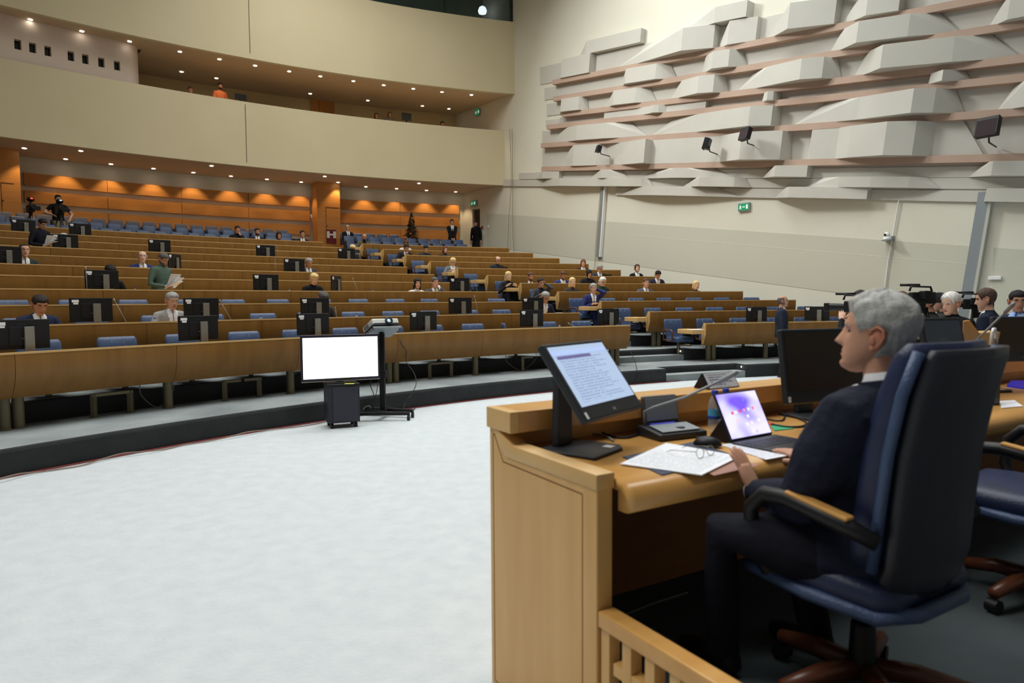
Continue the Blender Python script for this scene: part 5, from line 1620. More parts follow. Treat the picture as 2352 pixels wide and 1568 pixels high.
sheet('smartphone', 'dark smartphone with blue glow at the far right', [(2312, 888), (2362, 894), (2362, 876), (2322, 876)], ZD + .001, mat('blue_phone', srgb(30, 34, 90), .2, emit=srgb(40, 50, 200), estr=.35), .008, 'phone')
for k, (u, v) in enumerate(((2330, 852), (2336, 836))):
    p = on_z(u, v, ZD); 
    t = thing('desk_keypad', ['dark keypad lying near the phone at the right edge', 'dark keypad behind the other one at the right edge'][k], 'keypad', (p.x, p.y, ZD), RZP)
    MB().box((0, 0, .012), (.20, .09, .022)).build('case', dark_pl, t, bevel=.005); MB().box((-.03, -.0, .0245), (.10, .06, .003)).build('keys', grey_m, t)

# ================================================================== executive chairs at the rostrum
def exec_chair(label, Q, bdir, zf, grp='high-backed navy chairs at the rostrum', full=True):
    rz = math.atan2(-(-bdir[0]), -bdir[1]) if False else math.atan2(bdir[0], -bdir[1])
    t = thing('office_chair', label, 'chair', (Q[0], Q[1], zf), rz, grp)
    def rr_(z, y, hw, th, bow, n=24, p=.35):
        ring = []
        for q in range(n):
            a = 2 * pi * q / n; c, s = math.cos(a), math.sin(a)
            x = hw * math.copysign(abs(c) ** p, c)
            ring.append(V((x, y + th * .5 * math.copysign(abs(s) ** .5, s) + bow * (x / hw) ** 2, z)))
        return ring
    S = .37
    # rear shell, curving under the seat
    mb = MB()
    mb.loft([rr_(z, y, hw, th, .045) for z, y, hw, th in ((.40, -.19, .17, .05), (.44, -.235, .195, .05), (.52, -.26, .205, .045), (.66, -.27, .205, .045), (.82, -.285, .205, .045), (.98, -.315, .203, .045), (1.09, -.345, .200, .042), (1.12, -.355, .19, .03))])
    bs = mb.build('back_shell', mat('black_navy_leather', srgb(36, 37, 46), .42, bump=.12, bscale=160), t, smooth=True)
    mb = MB()
    mb.loft([rr_(z, y, hw, th, .05) for z, y, hw, th in ((.47, -.165, .19, .09), (.55, -.19, .215, .10), (.70, -.205, .22, .10), (.86, -.225, .22, .095), (1.00, -.255, .216, .085), (1.10, -.285, .208, .07), (1.135, -.30, .19, .03))])
    mb.build('back_cushion', leather_d, t, smooth=True)
    for s in (-1, 1):
        mb = MB().tube([(s * .208, -.175, .50), (s * .222, -.20, .66), (s * .224, -.222, .84), (s * .220, -.252, 1.0), (s * .206, -.285, 1.115)], .016, 8); mb.build('back_piping', leather, t, smooth=True)
    mb = MB(); 
    rings = []
    for y, hw, z0, z1 in ((-.24, .19, .40, .44), (-.20, .235, .375, .475), (-.05, .245, .37, .485), (.12, .25, .375, .49), (.22, .245, .385, .485), (.26, .22, .41, .46)):
        n = 20; ring = []
        for q in range(n):
            a = 2 * pi * q / n; c, s = math.cos(a), math.sin(a)
            ring.append(V((hw * math.copysign(abs(c) ** .4, c), y, (z0 + z1) / 2 + (z1 - z0) / 2 * math.copysign(abs(s) ** .6, s))))
        rings.append(ring)
    mb.loft(rings); mb.build('seat_cushion', leather_d, t, smooth=True)
    mb = MB().tube([(-.235, .22, .40), (-.245, .0, .385), (-.225, -.2, .38), (-.12, -.255, .385), (.12, -.255, .385), (.225, -.2, .38), (.245, 0, .385), (.235, .22, .40)], .022, 8); mb.build('seat_piping', leather, t, smooth=True)
    for s in (-1, 1):
        x = s * .285
        mb = MB().tube([(x - s * .03, -.22, .60), (x, -.14, .635), (x, .04, .665), (x, .12, .66), (x, .17, .61), (x - s * .01, .18, .50), (x - s * .04, .14, .41), (x - s * .08, .08, .385)], [.022, .026, .026, .025, .024, .023, .022, .018], 10)
        a_ = mb.build('armrest', black_pl, t, smooth=True)
        mb = MB().box((x, -.06, .672), (.04, .20, .012), Matrix.Rotation(.16, 3, 'X')); mb.build('arm_cap', brownwood if False else maple_h, a_, bevel=.005)
    MB().cyl((0, -.03, .20), (0, -.03, .385), .014, 12).build('gas_lift', chrome, t, smooth=True)
    MB().lathe([(.05, .09), (.042, .12), (.036, .24), (.03, .25)], (0, -.03, 0), 16).build('lift_cover', black_pl, t, smooth=True)
    MB().box((0, -.02, .375), (.16, .2, .03)).build('mechanism', black_pl, t, bevel=.006)
    for k in range(5):
        a = 2 * pi * k / 5 + .35; d = V((math.cos(a), math.sin(a), 0)); c0_ = V((0, -.03, 0))
        mb = MB().tube([c0_ + d * .02 + V((0, 0, .10)), c0_ + d * .15 + V((0, 0, .105)), c0_ + d * .29 + V((0, 0, .08))], [.034, .03, .024], 10); l_ = mb.build('base_leg', brownwood, t, smooth=True)
        mb = MB(); pc_ = c0_ + d * .285; sd = V((-d.y, d.x, 0)); mb.cyl(pc_ + sd * .022 + V((0, 0, .03)), pc_ - sd * .022 + V((0, 0, .03)), .028, 14); mb.build('caster', black_pl, l_, smooth=True, auto=40)
    return t
CHQ = V((1.078, 2.107, 0)); CHB = V((.52, -.854, 0)).normalized()
exec_chair('high-backed navy leather chair in which the grey-haired man sits', CHQ, CHB, ZP)
exec_chair('empty navy leather chair half seen behind the big chair back', (PP(1.93, .98, 0).x, PP(1.93, .98, 0).y), (.62, -.78), ZP)
exec_chair('navy leather chair of the white-shirted person beyond the right edge', (PP(3.42, 1.02, 0).x, PP(3.42, 1.02, 0).y), (.514, -.858), ZP)

# ================================================================== the man at the rostrum
mat('cloth_26_29_43', srgb(26, 29, 43), .85, spec=.2, col2=srgb(31, 34, 49), scale=40, bump=.9, bscale=11)
mat('cloth_20_21_30', srgb(20, 21, 30), .85, spec=.2, bump=.8, bscale=9)
rzm = math.atan2(CHB.x, -CHB.y)
ML = CHQ + CHB * .10 + V((0, 0, ZP))
def loc_m(P): return Matrix.Rotation(-rzm, 3, 'Z') @ (V(P) - ML)
hl = loc_m(PP(.515, .735, .955)); hr = loc_m(PP(.86, .70, 1.00))
fL = loc_m(on_z(1660, 1480, ZP + .09)); fR = loc_m(on_z(1875, 1445, ZP + .09))
man, MH, hinf = person('grey-haired man in navy pinstripe suit seated at the rostrum, face turned left', ML, rzm, hp=.498, sit=True, lean=3, hyaw=22, hpitch=-6, twist=0, armg=1.35,
    hands=[hl, hr], top=(26, 29, 43), shirt=(232, 234, 238), tie=(60, 60, 90), trousers=(20, 21, 30), hair=('thick', (158, 158, 154)), skin='b', vox=.0095, hres=(56, 76), girth=1.22,
    feet=[fL, fR], hand_d=[loc_m(ML + V((-.30, .42, .86)) ), loc_m(ML + V((-.45, .85, .25)))], hand_n=[loc_m(ML + V((.60, -.62, .45))), loc_m(ML + V((.2, -.3, 1)))], curl=[.12, .25],
    arm_pole=[(-.55, -.35, -1.0), (.6, -.3, -1)], knee=[(-.55, .5, 1), (0, .5, 1)])
def loop(c, rx, ry, tilt, n=28, a0=0, a1=2 * pi):
    return [V(c) + Matrix.Rotation(tilt, 3, 'X') @ V((rx * math.sin(a), ry * math.cos(a), 0)) for a in [a0 + (a1 - a0) * k / n for k in range(n + 1)]]
nb = V((0, .01, .498 + .495))
mb = MB(); rings = []
for k in range(25):
    a = .35 + (2 * pi - .7) * k / 24
    d = V((math.sin(a), math.cos(a), 0))
    zc = .012 * math.cos(a) * -1
    rings.append([nb + V((d.x * .066, d.y * .068, zc - .012)), nb + V((d.x * .060, d.y * .062, zc + .042)), nb + V((d.x * .064, d.y * .066, zc + .044)), nb + V((d.x * .074, d.y * .076, zc - .010))])
mb.loft(rings); mb.build('shirt_collar', cmat('cloth_232_234_238', (232, 234, 238)), man, smooth=True, auto=50)
mb = MB(); rings = []
for k in range(25):
    a = .6 + (2 * pi - 1.2) * k / 24
    d = V((math.sin(a), math.cos(a), 0)); zc = -.016 * math.cos(a)
    rings.append([nb + V((d.x * .074, d.y * .076, zc - .03)), nb + V((d.x * .070, d.y * .073, zc + .020)), nb + V((d.x * .078, d.y * .081, zc + .021)), nb + V((d.x * .105, d.y * .100, zc - .03))])
mb.loft(rings); mb.build('jacket_collar', cmat('cloth_26_29_43', (26, 29, 43)), man, smooth=True, auto=50)
for (E_, T, s) in hinf:
    d = (T - E_).normalized()
    MB().tube([T - d * .03, T + d * .008], [.041, .039], 14).build('cuff', cmat('cloth_26_29_43', (26, 29, 43)), man, smooth=True)
    MB().tube([T - d * .02, T + d * .016], [.0375, .0365], 14).build('shirt_cuff', cmat('cloth_232_234_238', (232, 234, 238)), man, smooth=True)
# neighbour at the far right: seated just beyond the frame, forearm on the desk
nbr = PP(3.42, 1.02, ZP) + E2 * .08
person('person in white shirt whose bare forearm rests on the desk at right edge', nbr, math.atan2(-E2.x, E2.y) + pi if False else math.atan2(E2.x, -E2.y), hp=.54, sit=True, lean=10, top=(214, 216, 222), vneck=False, hair=('short', HB['dk']), bare_arm=True,
       hands=[(-.26, .52, ZD - ZP + .045), (.1, .48, ZD - ZP + .045)], trousers=(30, 30, 36), feet=[(-.1, .35, .09), (.1, .35, .09)])
# ================================================================== TV CABINET AND PROJECTOR STAND ON THE CARPET
pA = on_z(735, 978, 0)      # near corner of the cabinet on the floor
cL = on_z(748, 958, 0); cR = on_z(828, 962, 0)
p = on_z(786, 978, 0)
def lrot(P, o): return Matrix.Rotation(-o.rotation_euler.z, 3, 'Z') @ (V(P) - V(o.location))
cab = thing('media_cabinet', 'black wheeled cabinet under the large bright screen', 'cabinet', (p.x, p.y, 0), .42)
w_, d_, h_ = .40, .34, .48
MB().box((0, 0, .07 + h_ / 2), (w_, d_, h_)).build('body', mat('cabinet_black', srgb(34, 36, 46), .55), cab, bevel=.006)
MB().box((.02, -d_ / 2 - .006, .07 + h_ / 2), (w_ - .08, .012, h_ - .04)).build('door', mat('cabinet_door', srgb(42, 44, 56), .5), cab, bevel=.003)
MB().box((0, 0, .07 + h_ + .008), (w_ + .015, d_ + .015, .016)).build('cabinet_top', black_pl, cab, bevel=.003)
for x in (-1, 1):
    for y in (-1, 1):
        MB().cyl((x * .15 - .018, y * .12, .035), (x * .15 + .018, y * .12, .035), .034, 14).build('caster', black_pl, cab, smooth=True, auto=40)
ztop = .07 + h_ + .016
tv = thing('television', 'large flat screen glowing white on the wheeled cabinet', 'television', (p.x, p.y, ztop), .42)
TW, TH_ = .905, .535
zt0 = on_arc(787, 860, 30).z  # not used for placement, only a sanity value
dist = p.y
def vz(v, d, u=787):
    r_ = RAY(u, v); return EYE + r_.z * (d / r_.y)
zc = (vz(770, dist) + vz(872, dist)) / 2 - ztop; TH_ = (vz(768, dist) - vz(874, dist)); TW = (868 - 706) / FPX * dist * 1.10
MB().box((0, 0, zc), (TW, .05, TH_)).build('housing', mat('tv_black', srgb(24, 22, 44), .3), tv, bevel=.006)
tvs = text_mat('white_page_screen', (1, 1, 1, 1), srgb(214, 218, 228), 9, 1.05, .04, dens=.5)
dp_ = MB().box((0, 0, 0), (TW - .05, TH_ - .075, .004)).build('display', tvs, tv)
dp_.location = (0, -.0265, zc + .004); dp_.rotation_euler = (pi / 2, 0, 0)
MB().box((0, -.02, zc - TH_ / 2 + .004), (TW, .02, .008)).build('silver_edge', silver, tv)
MB().box((-.02, .01, (zc - TH_ / 2) / 2 + .01), (.09, .05, zc - TH_ / 2 + .02)).build('neck', black_pl, tv)
MB().box((-.02, .0, .007), (.36, .22, .014)).build('foot', black_pl, tv, bevel=.004)
nt_ = MB().box((0, 0, 0), (.12, .05, .004)).build('sticky_note', mat('yellow_note', srgb(224, 226, 90), .7))
nt_.location = (p.x + .14, p.y - .14, ztop + .003); nt_.rotation_euler = (0, 0, .1); tag(nt_, 'yellow paper slip lying on the black cabinet', 'note')

# projector stand
q = on_z(880, 960, 0)
st = thing('projector_stand', 'black wheeled stand with tall pole carrying the projector', 'stand', (q.x, q.y, 0), -.1)
zp = vz(765, q.y, 875)
MB().box((0, 0, .09 + (zp - .09) / 2), (.075, .05, zp - .09)).build('pole', black_pl, st, bevel=.004)
MB().box((0, 0, .62), (.11, .08, .10)).build('clamp', black_pl, st, bevel=.006)
for x in (-.06, .06):
    MB().box((.02, x * 0 + (-.20 if x < 0 else .16), .095), (.80, .05, .045), Matrix.Rotation(.12 if x < 0 else -.25, 3, 'Z')).build('base_bar', black_pl, st, bevel=.004)
MB().box((0, -.02, .095), (.06, .42, .045)).build('cross_bar', black_pl, st, bevel=.004)
for cx_, cy_ in ((-.36, -.245), (.40, -.15), (-.36, .25), (.40, .07)):
    c_ = MB().cyl((cx_ - .016, cy_, .036), (cx_ + .016, cy_, .036), .036, 14); c_.box((cx_, cy_, .07), (.03, .03, .03)); c_.build('caster', black_pl, st, smooth=True, auto=40)
tlt = .42
Mt = Matrix.Rotation(.75, 3, 'Z') @ Matrix.Rotation(-tlt, 3, 'X')
pc = V((-.02, .06, zp + .06))
tr_ = MB(); tr_.box(pc + Mt @ V((0, 0, -.05)), (.42, .36, .03), Mt); tr_.build('tray', grey_m, st, bevel=.008)
MB().cyl(V((0, 0, zp - .02)), pc + Mt @ V((0, 0, -.05)), .03, 10).build('tilt_head', black_pl, st, smooth=True, auto=40)
pj = thing('projector', 'white projector tilted upward on the tall black stand, lens glowing', 'projector', V((q.x, q.y, 0)), -.1)
B3 = lambda x, y, z: pc + Mt @ V((x, y, z))
MB().box(B3(0, 0, .045), (.40, .33, .085), Mt).build('upper_case', mat('projector_white', srgb(208, 208, 202), .4), pj, bevel=.02, bseg=3)
MB().box(B3(0, .005, -.012), (.38, .30, .045), Mt).build('lower_case', dark_pl, pj, bevel=.01)
MB().box(B3(0, -.168, -.003), (.36, .012, .03), Mt).build('front_grille', dark_pl, pj)
MB().box(B3(-.201, .04, .045), (.006, .15, .05), Mt).build('side_vent', mat('vent_grey', srgb(120, 120, 116), .6), pj)
ln = MB(); ln.lathe([(.03, -.01), (.052, -.01), (.055, .03), (.04, .035), (.035, .02)], (0, 0, 0), 20, 0, None)
Rl = Mt @ Matrix.Rotation(pi / 2, 3, 'X')
ln.v = [tuple(B3(.04, -.165, .045) + Rl @ V(x)) for x in ln.v]; ln.build('lens_ring', dark_pl, pj, smooth=True, auto=40)
lg = MB(); lg.ellip((0, 0, .008), (.036, .036, .018)); lg.v = [tuple(B3(.04, -.165, .045) + Rl @ V(x)) for x in lg.v]
lg.build('lens', mat('lens_glow', srgb(60, 80, 90), .05, emit=srgb(190, 220, 235), estr=.8), pj, smooth=True)
for s in (-1, 1):
    MB().tube([B3(s * .19, -.14, .0), B3(s * .215, -.16, -.05), B3(s * .19, -.14, -.075)], .006, 6).build('strap', black_pl, pj, smooth=True)

G = lambda u, v, z=.006: on_z(u, v, z)
def at_dd(u, v, d):
    r_ = RAY(u, v); return V((0, 0, EYE)) + r_ * (d / r_.y)
dd = q.y
cable('black cable hanging from the front desk row down to the projector stand', [on_arc(913, 764, R1 + .1), on_arc(922, 790, R1 - .06), on_arc(933, 805, R1 - .06), on_arc(933, 830, R1 - .02), at_dd(950, 855, dd + .9), at_dd(956, 880, dd + .5), at_dd(945, 905, dd + .35), at_dd(930, 925, dd + .3), G(930, 940), G(950, 936), G(948, 942), G(905, 944)], .006)
cable('black cable looping down beside the projector stand to the floor', [at_dd(853, 868, dd), at_dd(851, 885, dd), at_dd(858, 905, dd), at_dd(856, 925, dd), G(853, 940), G(860, 948), G(867, 940)], .006)
cable('second black cable hanging from the screen to the stand base', [at_dd(869, 870, dd - .05), at_dd(866, 895, dd - .05), at_dd(860, 920, dd - .05), G(858, 945), G(875, 952)], .005)
cable('pale cable draped over the stand base', [G(832, 945), at_dd(838, 935, dd - .1), at_dd(850, 932, dd - .1), G(853, 942), G(866, 938)], .006, cable_g)
# cables at the foot of the first tier
base_pts = []
for k, u in enumerate(range(-60, 760, 48)):
    P = on_arc(u, 1000, RF - .06); a = ang(P)
    base_pts.append(PT(RF - .08 - .09 * (.5 + .5 * math.sin(k * 1.7)), a, .012 + .03 * max(0, math.sin(k * 1.1))))
cable('thin brown cable lying along the foot of the first tier', base_pts, .007, mat('brown_cable', srgb(140, 118, 104), .6))
red_pts = [PT(RF - .03, a, .012) for a in arc(aL(RF) - 1, 62, 1.5)]
cable('thin red cable running along the first tier edge', red_pts, .008, mat('red_cable', srgb(126, 30, 28), .6), sub=1)
for k, (u0, u1) in enumerate(((18, 40), (325, 398), (1165, 1230))):
    R_ = R1 + .35
    P0 = on_arc(u0, 930, R_); P1 = on_arc(u1, 920, R_); z_ = FZ(0)
    cable(['thin grey cable loop hanging under the front desks at far left', 'grey cable loop hanging under the front desks between two posts', 'grey cable loop under the right end of the front desks'][k],
          [V((P0.x, P0.y, z_ + .40)), V((P0.x, P0.y, z_ + .2)), V(((P0.x + P1.x) / 2, (P0.y + P1.y) / 2, z_ + .02)), V((P1.x, P1.y, z_ + .2)), V((P1.x, P1.y, z_ + .40))], .005, cable_g)
cable('black cable running down the tiers beside the aisle steps', [on_arc(1448, 806, R1 + 1.0), on_arc(1458, 830, R1 - .4), PT(RF - .01, au(1463, RF), FZ(0)), PT(RF - .02, au(1462, RF), .1), PT(RF - .04, au(1455, RF), .008)], .006)

# desk chair brackets under the front row
for k, u in enumerate((205, 290, 510, 590, 985, 1035, 1200)):
    R_ = R1 + .30; a = au(u, R_); P = PT(R_, a, FZ(0)); tg = tang(a); s = 1 if k % 2 else -1
    t = thing('seat_bracket', '%s bent bronze seat bracket from the left under the front desk row' % ordn(k + 1), 'bracket', P, 0, 'seat brackets')
    MB().box((0, 0, .14), (.055, .055, .28)).build('upright', bronze, t, bevel=.004)
    MB().box(tuple(tg * (.10 * s) + V((0, 0, .262))), (.26, .05, .04), Matrix.Rotation(rad(a), 3, 'Z')).build('crossarm', bronze, t, bevel=.004)
    MB().lathe([(.055, 0), (.055, .01)], seg=14).build('floor_flange', bronze, t)
# small things on the desks
def desk_pt(u, i, dr=.35, h=.695): 
    R_ = R1 + DR * i + dr; return PT(R_, au(u, R_), FZ(i) + h)
k = 0
for i, u in ((1, 354), (1, 598), (3, 311), (1, 818), (1, 999), (0, 1285), (3, 665), (3, 857), (2, 1445)):
    k += 1
    nm = ['second', 'fourth']
    bottle('%s small water bottle from the left among those on the left block desks' % ordn(k) if u < 1290 else 'small water bottle on the third desk row of the wall block', desk_pt(u, i, .42), .19, 'water bottles on the desks')
for k, (i, u) in enumerate(((0, 1640), (0, 1688), (1, 1499), (1, 1560), (1, 1622), (2, 1521), (2, 1574))):
    bottle('%s small water bottle from the aisle on the %s row, wall block' % (ordn({0: [1, 2], 1: [1, 2, 3], 2: [1, 2]}[i][[x for x in [(0, 1640), (0, 1688), (1, 1499), (1, 1560), (1, 1622), (2, 1521), (2, 1574)] if x[0] == i].index((i, u))]), ROWN[i]), desk_pt(u, i, .45), .17, 'water bottles on the wall block desks')
for k, (i, u, w2) in enumerate(((3, 425, .32), (2, 1000, .3), (3, 1050, .3), (0, 1600, .34))):
    P = desk_pt(u, i, .45, .70) if u != 1600 else on_z(1598, 757, FZ(0) + .71)
    o = MB().box((0, 0, .004), (.30, .22, .008)).build('paper_stack', paper_m); o.location = P; o.rotation_euler = (0, 0, rad(au(u, R1)))
    tag(o, ['white papers on the fourth desk row near the green shirt man', 'white papers lying on the third desk row', 'white papers by the last monitor of the fourth row', 'white papers on the front desk wing by the aisle'][k], 'papers')
for i, u, lab in ((8, 1035, 'grey open laptop in front of the red-haired woman'), (5, 1390, 'black open laptop in front of the man in glasses'), (6, 1152, 'black open laptop in front of the balding man')):
    P = desk_pt(u, i, .40); a = au(u, R1 + DR * i + .4)
    t = thing('laptop', lab, 'laptop', P, rad(a) + pi, 'laptops')
    MB().box((0, 0, .008), (.33, .23, .016)).build('laptop_base', dark_pl, t, bevel=.003)
    MB().box((0, .12, .11), (.33, .01, .20), Matrix.Rotation(-.25, 3, 'X')).build('lid', silver if i == 8 else dark_pl, t, bevel=.003)

# ================================================================== MORE PEOPLE
f = on_z(1793, 866, 0)
zt = vz(676, f.y, 1800)
person('man in dark suit standing on the carpet facing right', (f.x, f.y, 0), -pi / 2 - .30, hp=.915 * (zt / 1.69), sit=False, lean=0, hpitch=0, top=(34, 38, 52), tie=(40, 50, 80), trousers=(24, 26, 34), hair=('ring', HB['dg']), skin='b',
       feet=[(-.08, .02, .09), (.08, -.02, .09)], hands=[(-.24, .06, .72), (.26, .02, .74)], vox=.014, girth=1.08)
# back of the hall
zb = tier_z[12]
R_ = 38.75; a = au(1040, R_); z2 = on_arc(1040, 505, R_).z
person('man in black suit standing with hands clasped by the timber wall', PT(R_, a, zb), rad(a) + pi - .1, hp=.915 * (z2 - zb) / 1.69, sit=False, lean=0, hpitch=2, top=(24, 24, 26), tie=(20, 20, 22), trousers=(18, 18, 20), hair=('short', HB['dk']), hands=[(-.05, .22, .80), (.05, .23, .78)], curl=.8)
s_, _ = on_wall(1094, 540, .22)
P = PW(s_, .22, zb)
person('man in black seen from behind walking through the doorway', P, math.atan2(-.767, .642) + pi + .5, hp=.93, sit=False, lean=4, top=(18, 18, 22), trousers=(16, 16, 18), vneck=False, hair=('short', HB['bk']), feet=[(-.12, .06, .09), (.12, -.1, .09)])
R_ = 39.15; a = au(801, R_); zs_ = on_arc(801, 516, R_).z
person('bald man in dark suit with red tie seated before the timber wall', PT(R_, a, zb), rad(a) + pi + .1, hp=zs_ - zb - headtop(0, 2, 4), sit=True, lean=2, hpitch=4, top=(26, 26, 34), tie=(110, 30, 34), hair=('ring', HB['dg']), hands=[(-.08, .30, .62), (.06, .30, .60)], feet=[(-.12, .42, .09), (.12, .42, .09)], skin='a')
# two video cameras on tripods and their operator at upper left
def tripod_cam(label, u, v, R_, zf, lamp_col, back=True):
    a = au(u, R_); zc_ = on_arc(u, v, R_).z
    t = thing('video_camera', label, 'video camera', PT(R_, a, zf), rad(a) + pi, 'video cameras on tripods')
    H = zc_ - zf
    for k in range(3):
        an = 2 * pi * k / 3 + pi / 6 + (pi if True else 0); d = V((math.cos(an), math.sin(an), 0))
        MB().tube([d * .06 + V((0, 0, H - .25)), d * .22 + V((0, 0, .01))], [.02, .013], 8).build('tripod_leg', grey_m if lamp_col == 'r' else dark_pl, t, smooth=True)
    MB().cyl((0, 0, H - .30), (0, 0, H - .14), .05, 12).build('fluid_head', black_pl, t, smooth=True, auto=40)
    MB().box((0, 0, H - .02), (.15, .42, .22)).build('camera_body', black_pl, t, bevel=.02)
    MB().cyl((0, .2, H), (0, .40, H), .062, 14, .072).build('lens', black_pl, t, smooth=True, auto=40)
    MB().box((-.19, -.06, H + .01), (.16, .04, .13)).build('viewfinder', black_pl, t, bevel=.01)
    MB().box((0, -.02, H + .13), (.04, .20, .03)).build('handle', black_pl, t, bevel=.008)
    MB().ellip((0, .05, H + .24), (.10, .10, .075)).build('lamp_hood', black_pl, t, smooth=True)
    MB().cyl((0, .05, H + .1), (0, .05, H + .2), .02, 8).build('lamp_stem', black_pl, t)
    c_ = (255, 60, 50) if lamp_col == 'r' else (210, 225, 225)
    MB().ellip((-.01, .135, H + .265), (.035, .02, .02)).build('tally_lamp', mat('tally_' + lamp_col, srgb(*c_), .4, emit=srgb(*c_), estr=2.5 if lamp_col == 'r' else .8), t, smooth=True)
    MB().tube([(-.03, -.2, H - .1), (-.12, -.5, H - .22)], .012, 8).build('pan_bar', black_pl, t, smooth=True)
    return t
tripod_cam('tripod video camera with red tally light at upper left', 80, 478, 37.62, zb, 'r')
tripod_cam('tripod video camera with pale lamp in front of its operator', 146, 482, 37.56, zb, 'w')
R_ = 38.3; a = au(142, R_); z2 = on_arc(142, 462, R_).z
person('camera operator in black T-shirt and khaki trousers behind the tripod', PT(R_, a, zb), rad(a) + pi, hp=.915 * (z2 - zb) / 1.66, sit=False, lean=6, hpitch=10, top=(18, 18, 20), vneck=False, trousers=(128, 118, 92), bare_arm=True, hair=('short', HB['bk']), hands=[(-.27, .20, .74), (.22, .26, .84)], skin='a', arm_pole=[(-1, -.3, -.6), (1, -.3, -.8)])
# gallery people
zgf = 8.55 * K + .1
for u, v, dR, lab, top, hc, hs in ((452, 203, 1.2, 'person half hidden behind the gallery parapet, left of the man in orange', (60, 50, 46), 'br', 'short'),
                               (520, 194, 1.15, 'man in orange jumper standing at the gallery parapet', (190, 104, 66), 'dk', 'short'),
                               (871, 261, 1.2, 'brown-haired woman behind the parapet, left of a pair', (110, 100, 90), 'br', 'bob'),
                               (901, 258, 1.2, 'brown-haired woman beside a dark screen in the gallery', (120, 116, 108), 'br', 'bob'),
                               (1020, 280, 1.3, 'man with dark hair barely visible at the right end of the gallery', (50, 44, 44), 'dk', 'short')):
    R_ = RBal(30) + dR; a = au(u, R_); zt_ = on_arc(u, v, R_).z
    hp_ = zt_ - zgf - headtop(0, 4, 4)
    person(lab, PT(R_, a, zgf), rad(a) + pi, hp=min(hp_, .98), sit=hp_ < .8, lean=4, hpitch=4, top=top, vneck=False, hair=(hs, HB[hc]), female=hs == 'bob', hands=None if hp_ >= .8 else [(-.2, .25, .55), (.2, .25, .55)], feet=None if hp_ >= .8 else [(-.1, .2, .09), (.1, .2, .09)], beard=u == 520, hairL=.1)
for k, (u, v, sc2, lab) in enumerate(((934, 268, .26, 'dark screen standing on the gallery parapet desk at the right'), (553, 223, .2, 'dark laptop screen beside the man in orange'))):
    R_ = RBal(30) + .75; P = on_arc(u, v, R_); a = ang(P)
    t = thing('gallery_screen', lab, 'monitor', P, rad(a) + pi, 'screens in the gallery')
    MB().box((0, 0, 0), (.40, .03, .30 if k == 0 else .22)).build('panel', black_pl, t, bevel=.005)
    MB().box((0, -.05, -.25), (.05, .04, .3)).build('stand', black_pl, t)
    MB().box((0, -.05, -.40), (.25, .2, .02)).build('foot', black_pl, t)
gc = MB(); 
gc.loft([[PT(RBal(a) + .35, a, ZB1 - .18), PT(RBal(a) + .35, a, ZB1 - .12), PT(RBal(a) + 1.0, a, ZB1 - .12), PT(RBal(a) + 1.0, a, ZB1 - .18)] for a in arc(aW(39, .4), 40, 1)], True, True)
gd = thing('gallery_counter', 'long narrow counter behind the gallery parapet', 'counter', PT(38.3, 30, zgf), 0)
gc.build('counter_top', maple, gd, world=True)
for a in range(24, 40, 4):
    P = PT(RBal(a) + .7, a, zgf); MB().cyl(P, P + V((0, 0, ZB1 - .18 - zgf)), .03, 8).build('counter_leg', grey_m, gd, world=True)
# gallery door
a0, a1 = au(778, RGB(28)), au(724, RGB(30)); zd_ = on_arc(750, 231, RGB(29)).z
md = MB(); md.loft([[PT(RGB(a) - .06, a, 8.6 * K), PT(RGB(a) - .06, a, zd_), PT(RGB(a) + .01, a, zd_), PT(RGB(a) + .01, a, 8.6 * K)] for a in (a0, (a0 + a1) / 2, a1)], True, True)
dr_ = struct(md.build('door_2', orange))
am_ = (a0 + a1) / 2 + .25
mq = MB(); mq.hexa([PT(RGB(am_) - .07, am_ - .01, 8.6 * K), PT(RGB(am_) - .07, am_ + .01, 8.6 * K), PT(RGB(am_), am_ + .01, 8.6 * K), PT(RGB(am_), am_ - .01, 8.6 * K)], [PT(RGB(am_) - .07, am_ - .01, zd_), PT(RGB(am_) - .07, am_ + .01, zd_), PT(RGB(am_), am_ + .01, zd_), PT(RGB(am_), am_ - .01, zd_)])
mq.build('door_seam', mat('seam_brown', srgb(96, 48, 16), .8), dr_)

# ------------------------------------------------------------------ press group at the right
GPR = 'press and guests standing at the right'
def stander(lab, u, vtop, d, face, **kw):
    P = at_dd(u, 700, d); zt_ = vz(vtop, d, u)
    kw.setdefault('hair', ('short', HB['dk']))
    return person(lab, (P.x, P.y, 0), face, hp=.915 * zt_ / 1.70, sit=False, lean=kw.pop('lean', 2), group=GPR, **kw), P
L_ = pi / 2          # facing left in the picture
stander('cameraman with cropped dark hair behind the leftmost shoulder camera', 1984, 659, 8.2, .95, top=(26, 26, 30), vneck=False, hair=('short', HB['bk']), skin='a', hands=[(-.10, .22, 1.36), (.18, .20, 1.30)], hpitch=4)
stander('brown-haired man mostly hidden behind the grey-haired man', 2066, 662, 9.2, pi, top=(40, 38, 40), vneck=False, hair=('short', HB['br']))
stander('cameraman in black bent over the middle video camera', 2140, 661, 8.0, 1.3, top=(22, 22, 24), vneck=False, hair=('short', HB['br']), hands=[(-.05, .36, 1.36), (.18, .30, 1.34)], hpitch=12)
stander('dark-haired man standing behind the white-haired man', 2168, 667, 9.0, 1.1, top=(46, 44, 44), vneck=False, hair=('short', HB['dg']))
stander('white-haired man in black hooded jacket with blue lanyard', 2192, 666, 7.4, 1.85, top=(20, 20, 24), vneck=False, hair=('short', HB['wh']), skin='a', vox=.012, hres=(32, 44), girth=1.1)
stander('man in navy suit seen half from behind, brown hair', 2276, 650, 7.6, .75, top=(28, 34, 50), hair=('short', (70, 54, 44)), skin='a', vox=.012, hres=(32, 44), hyaw=10)
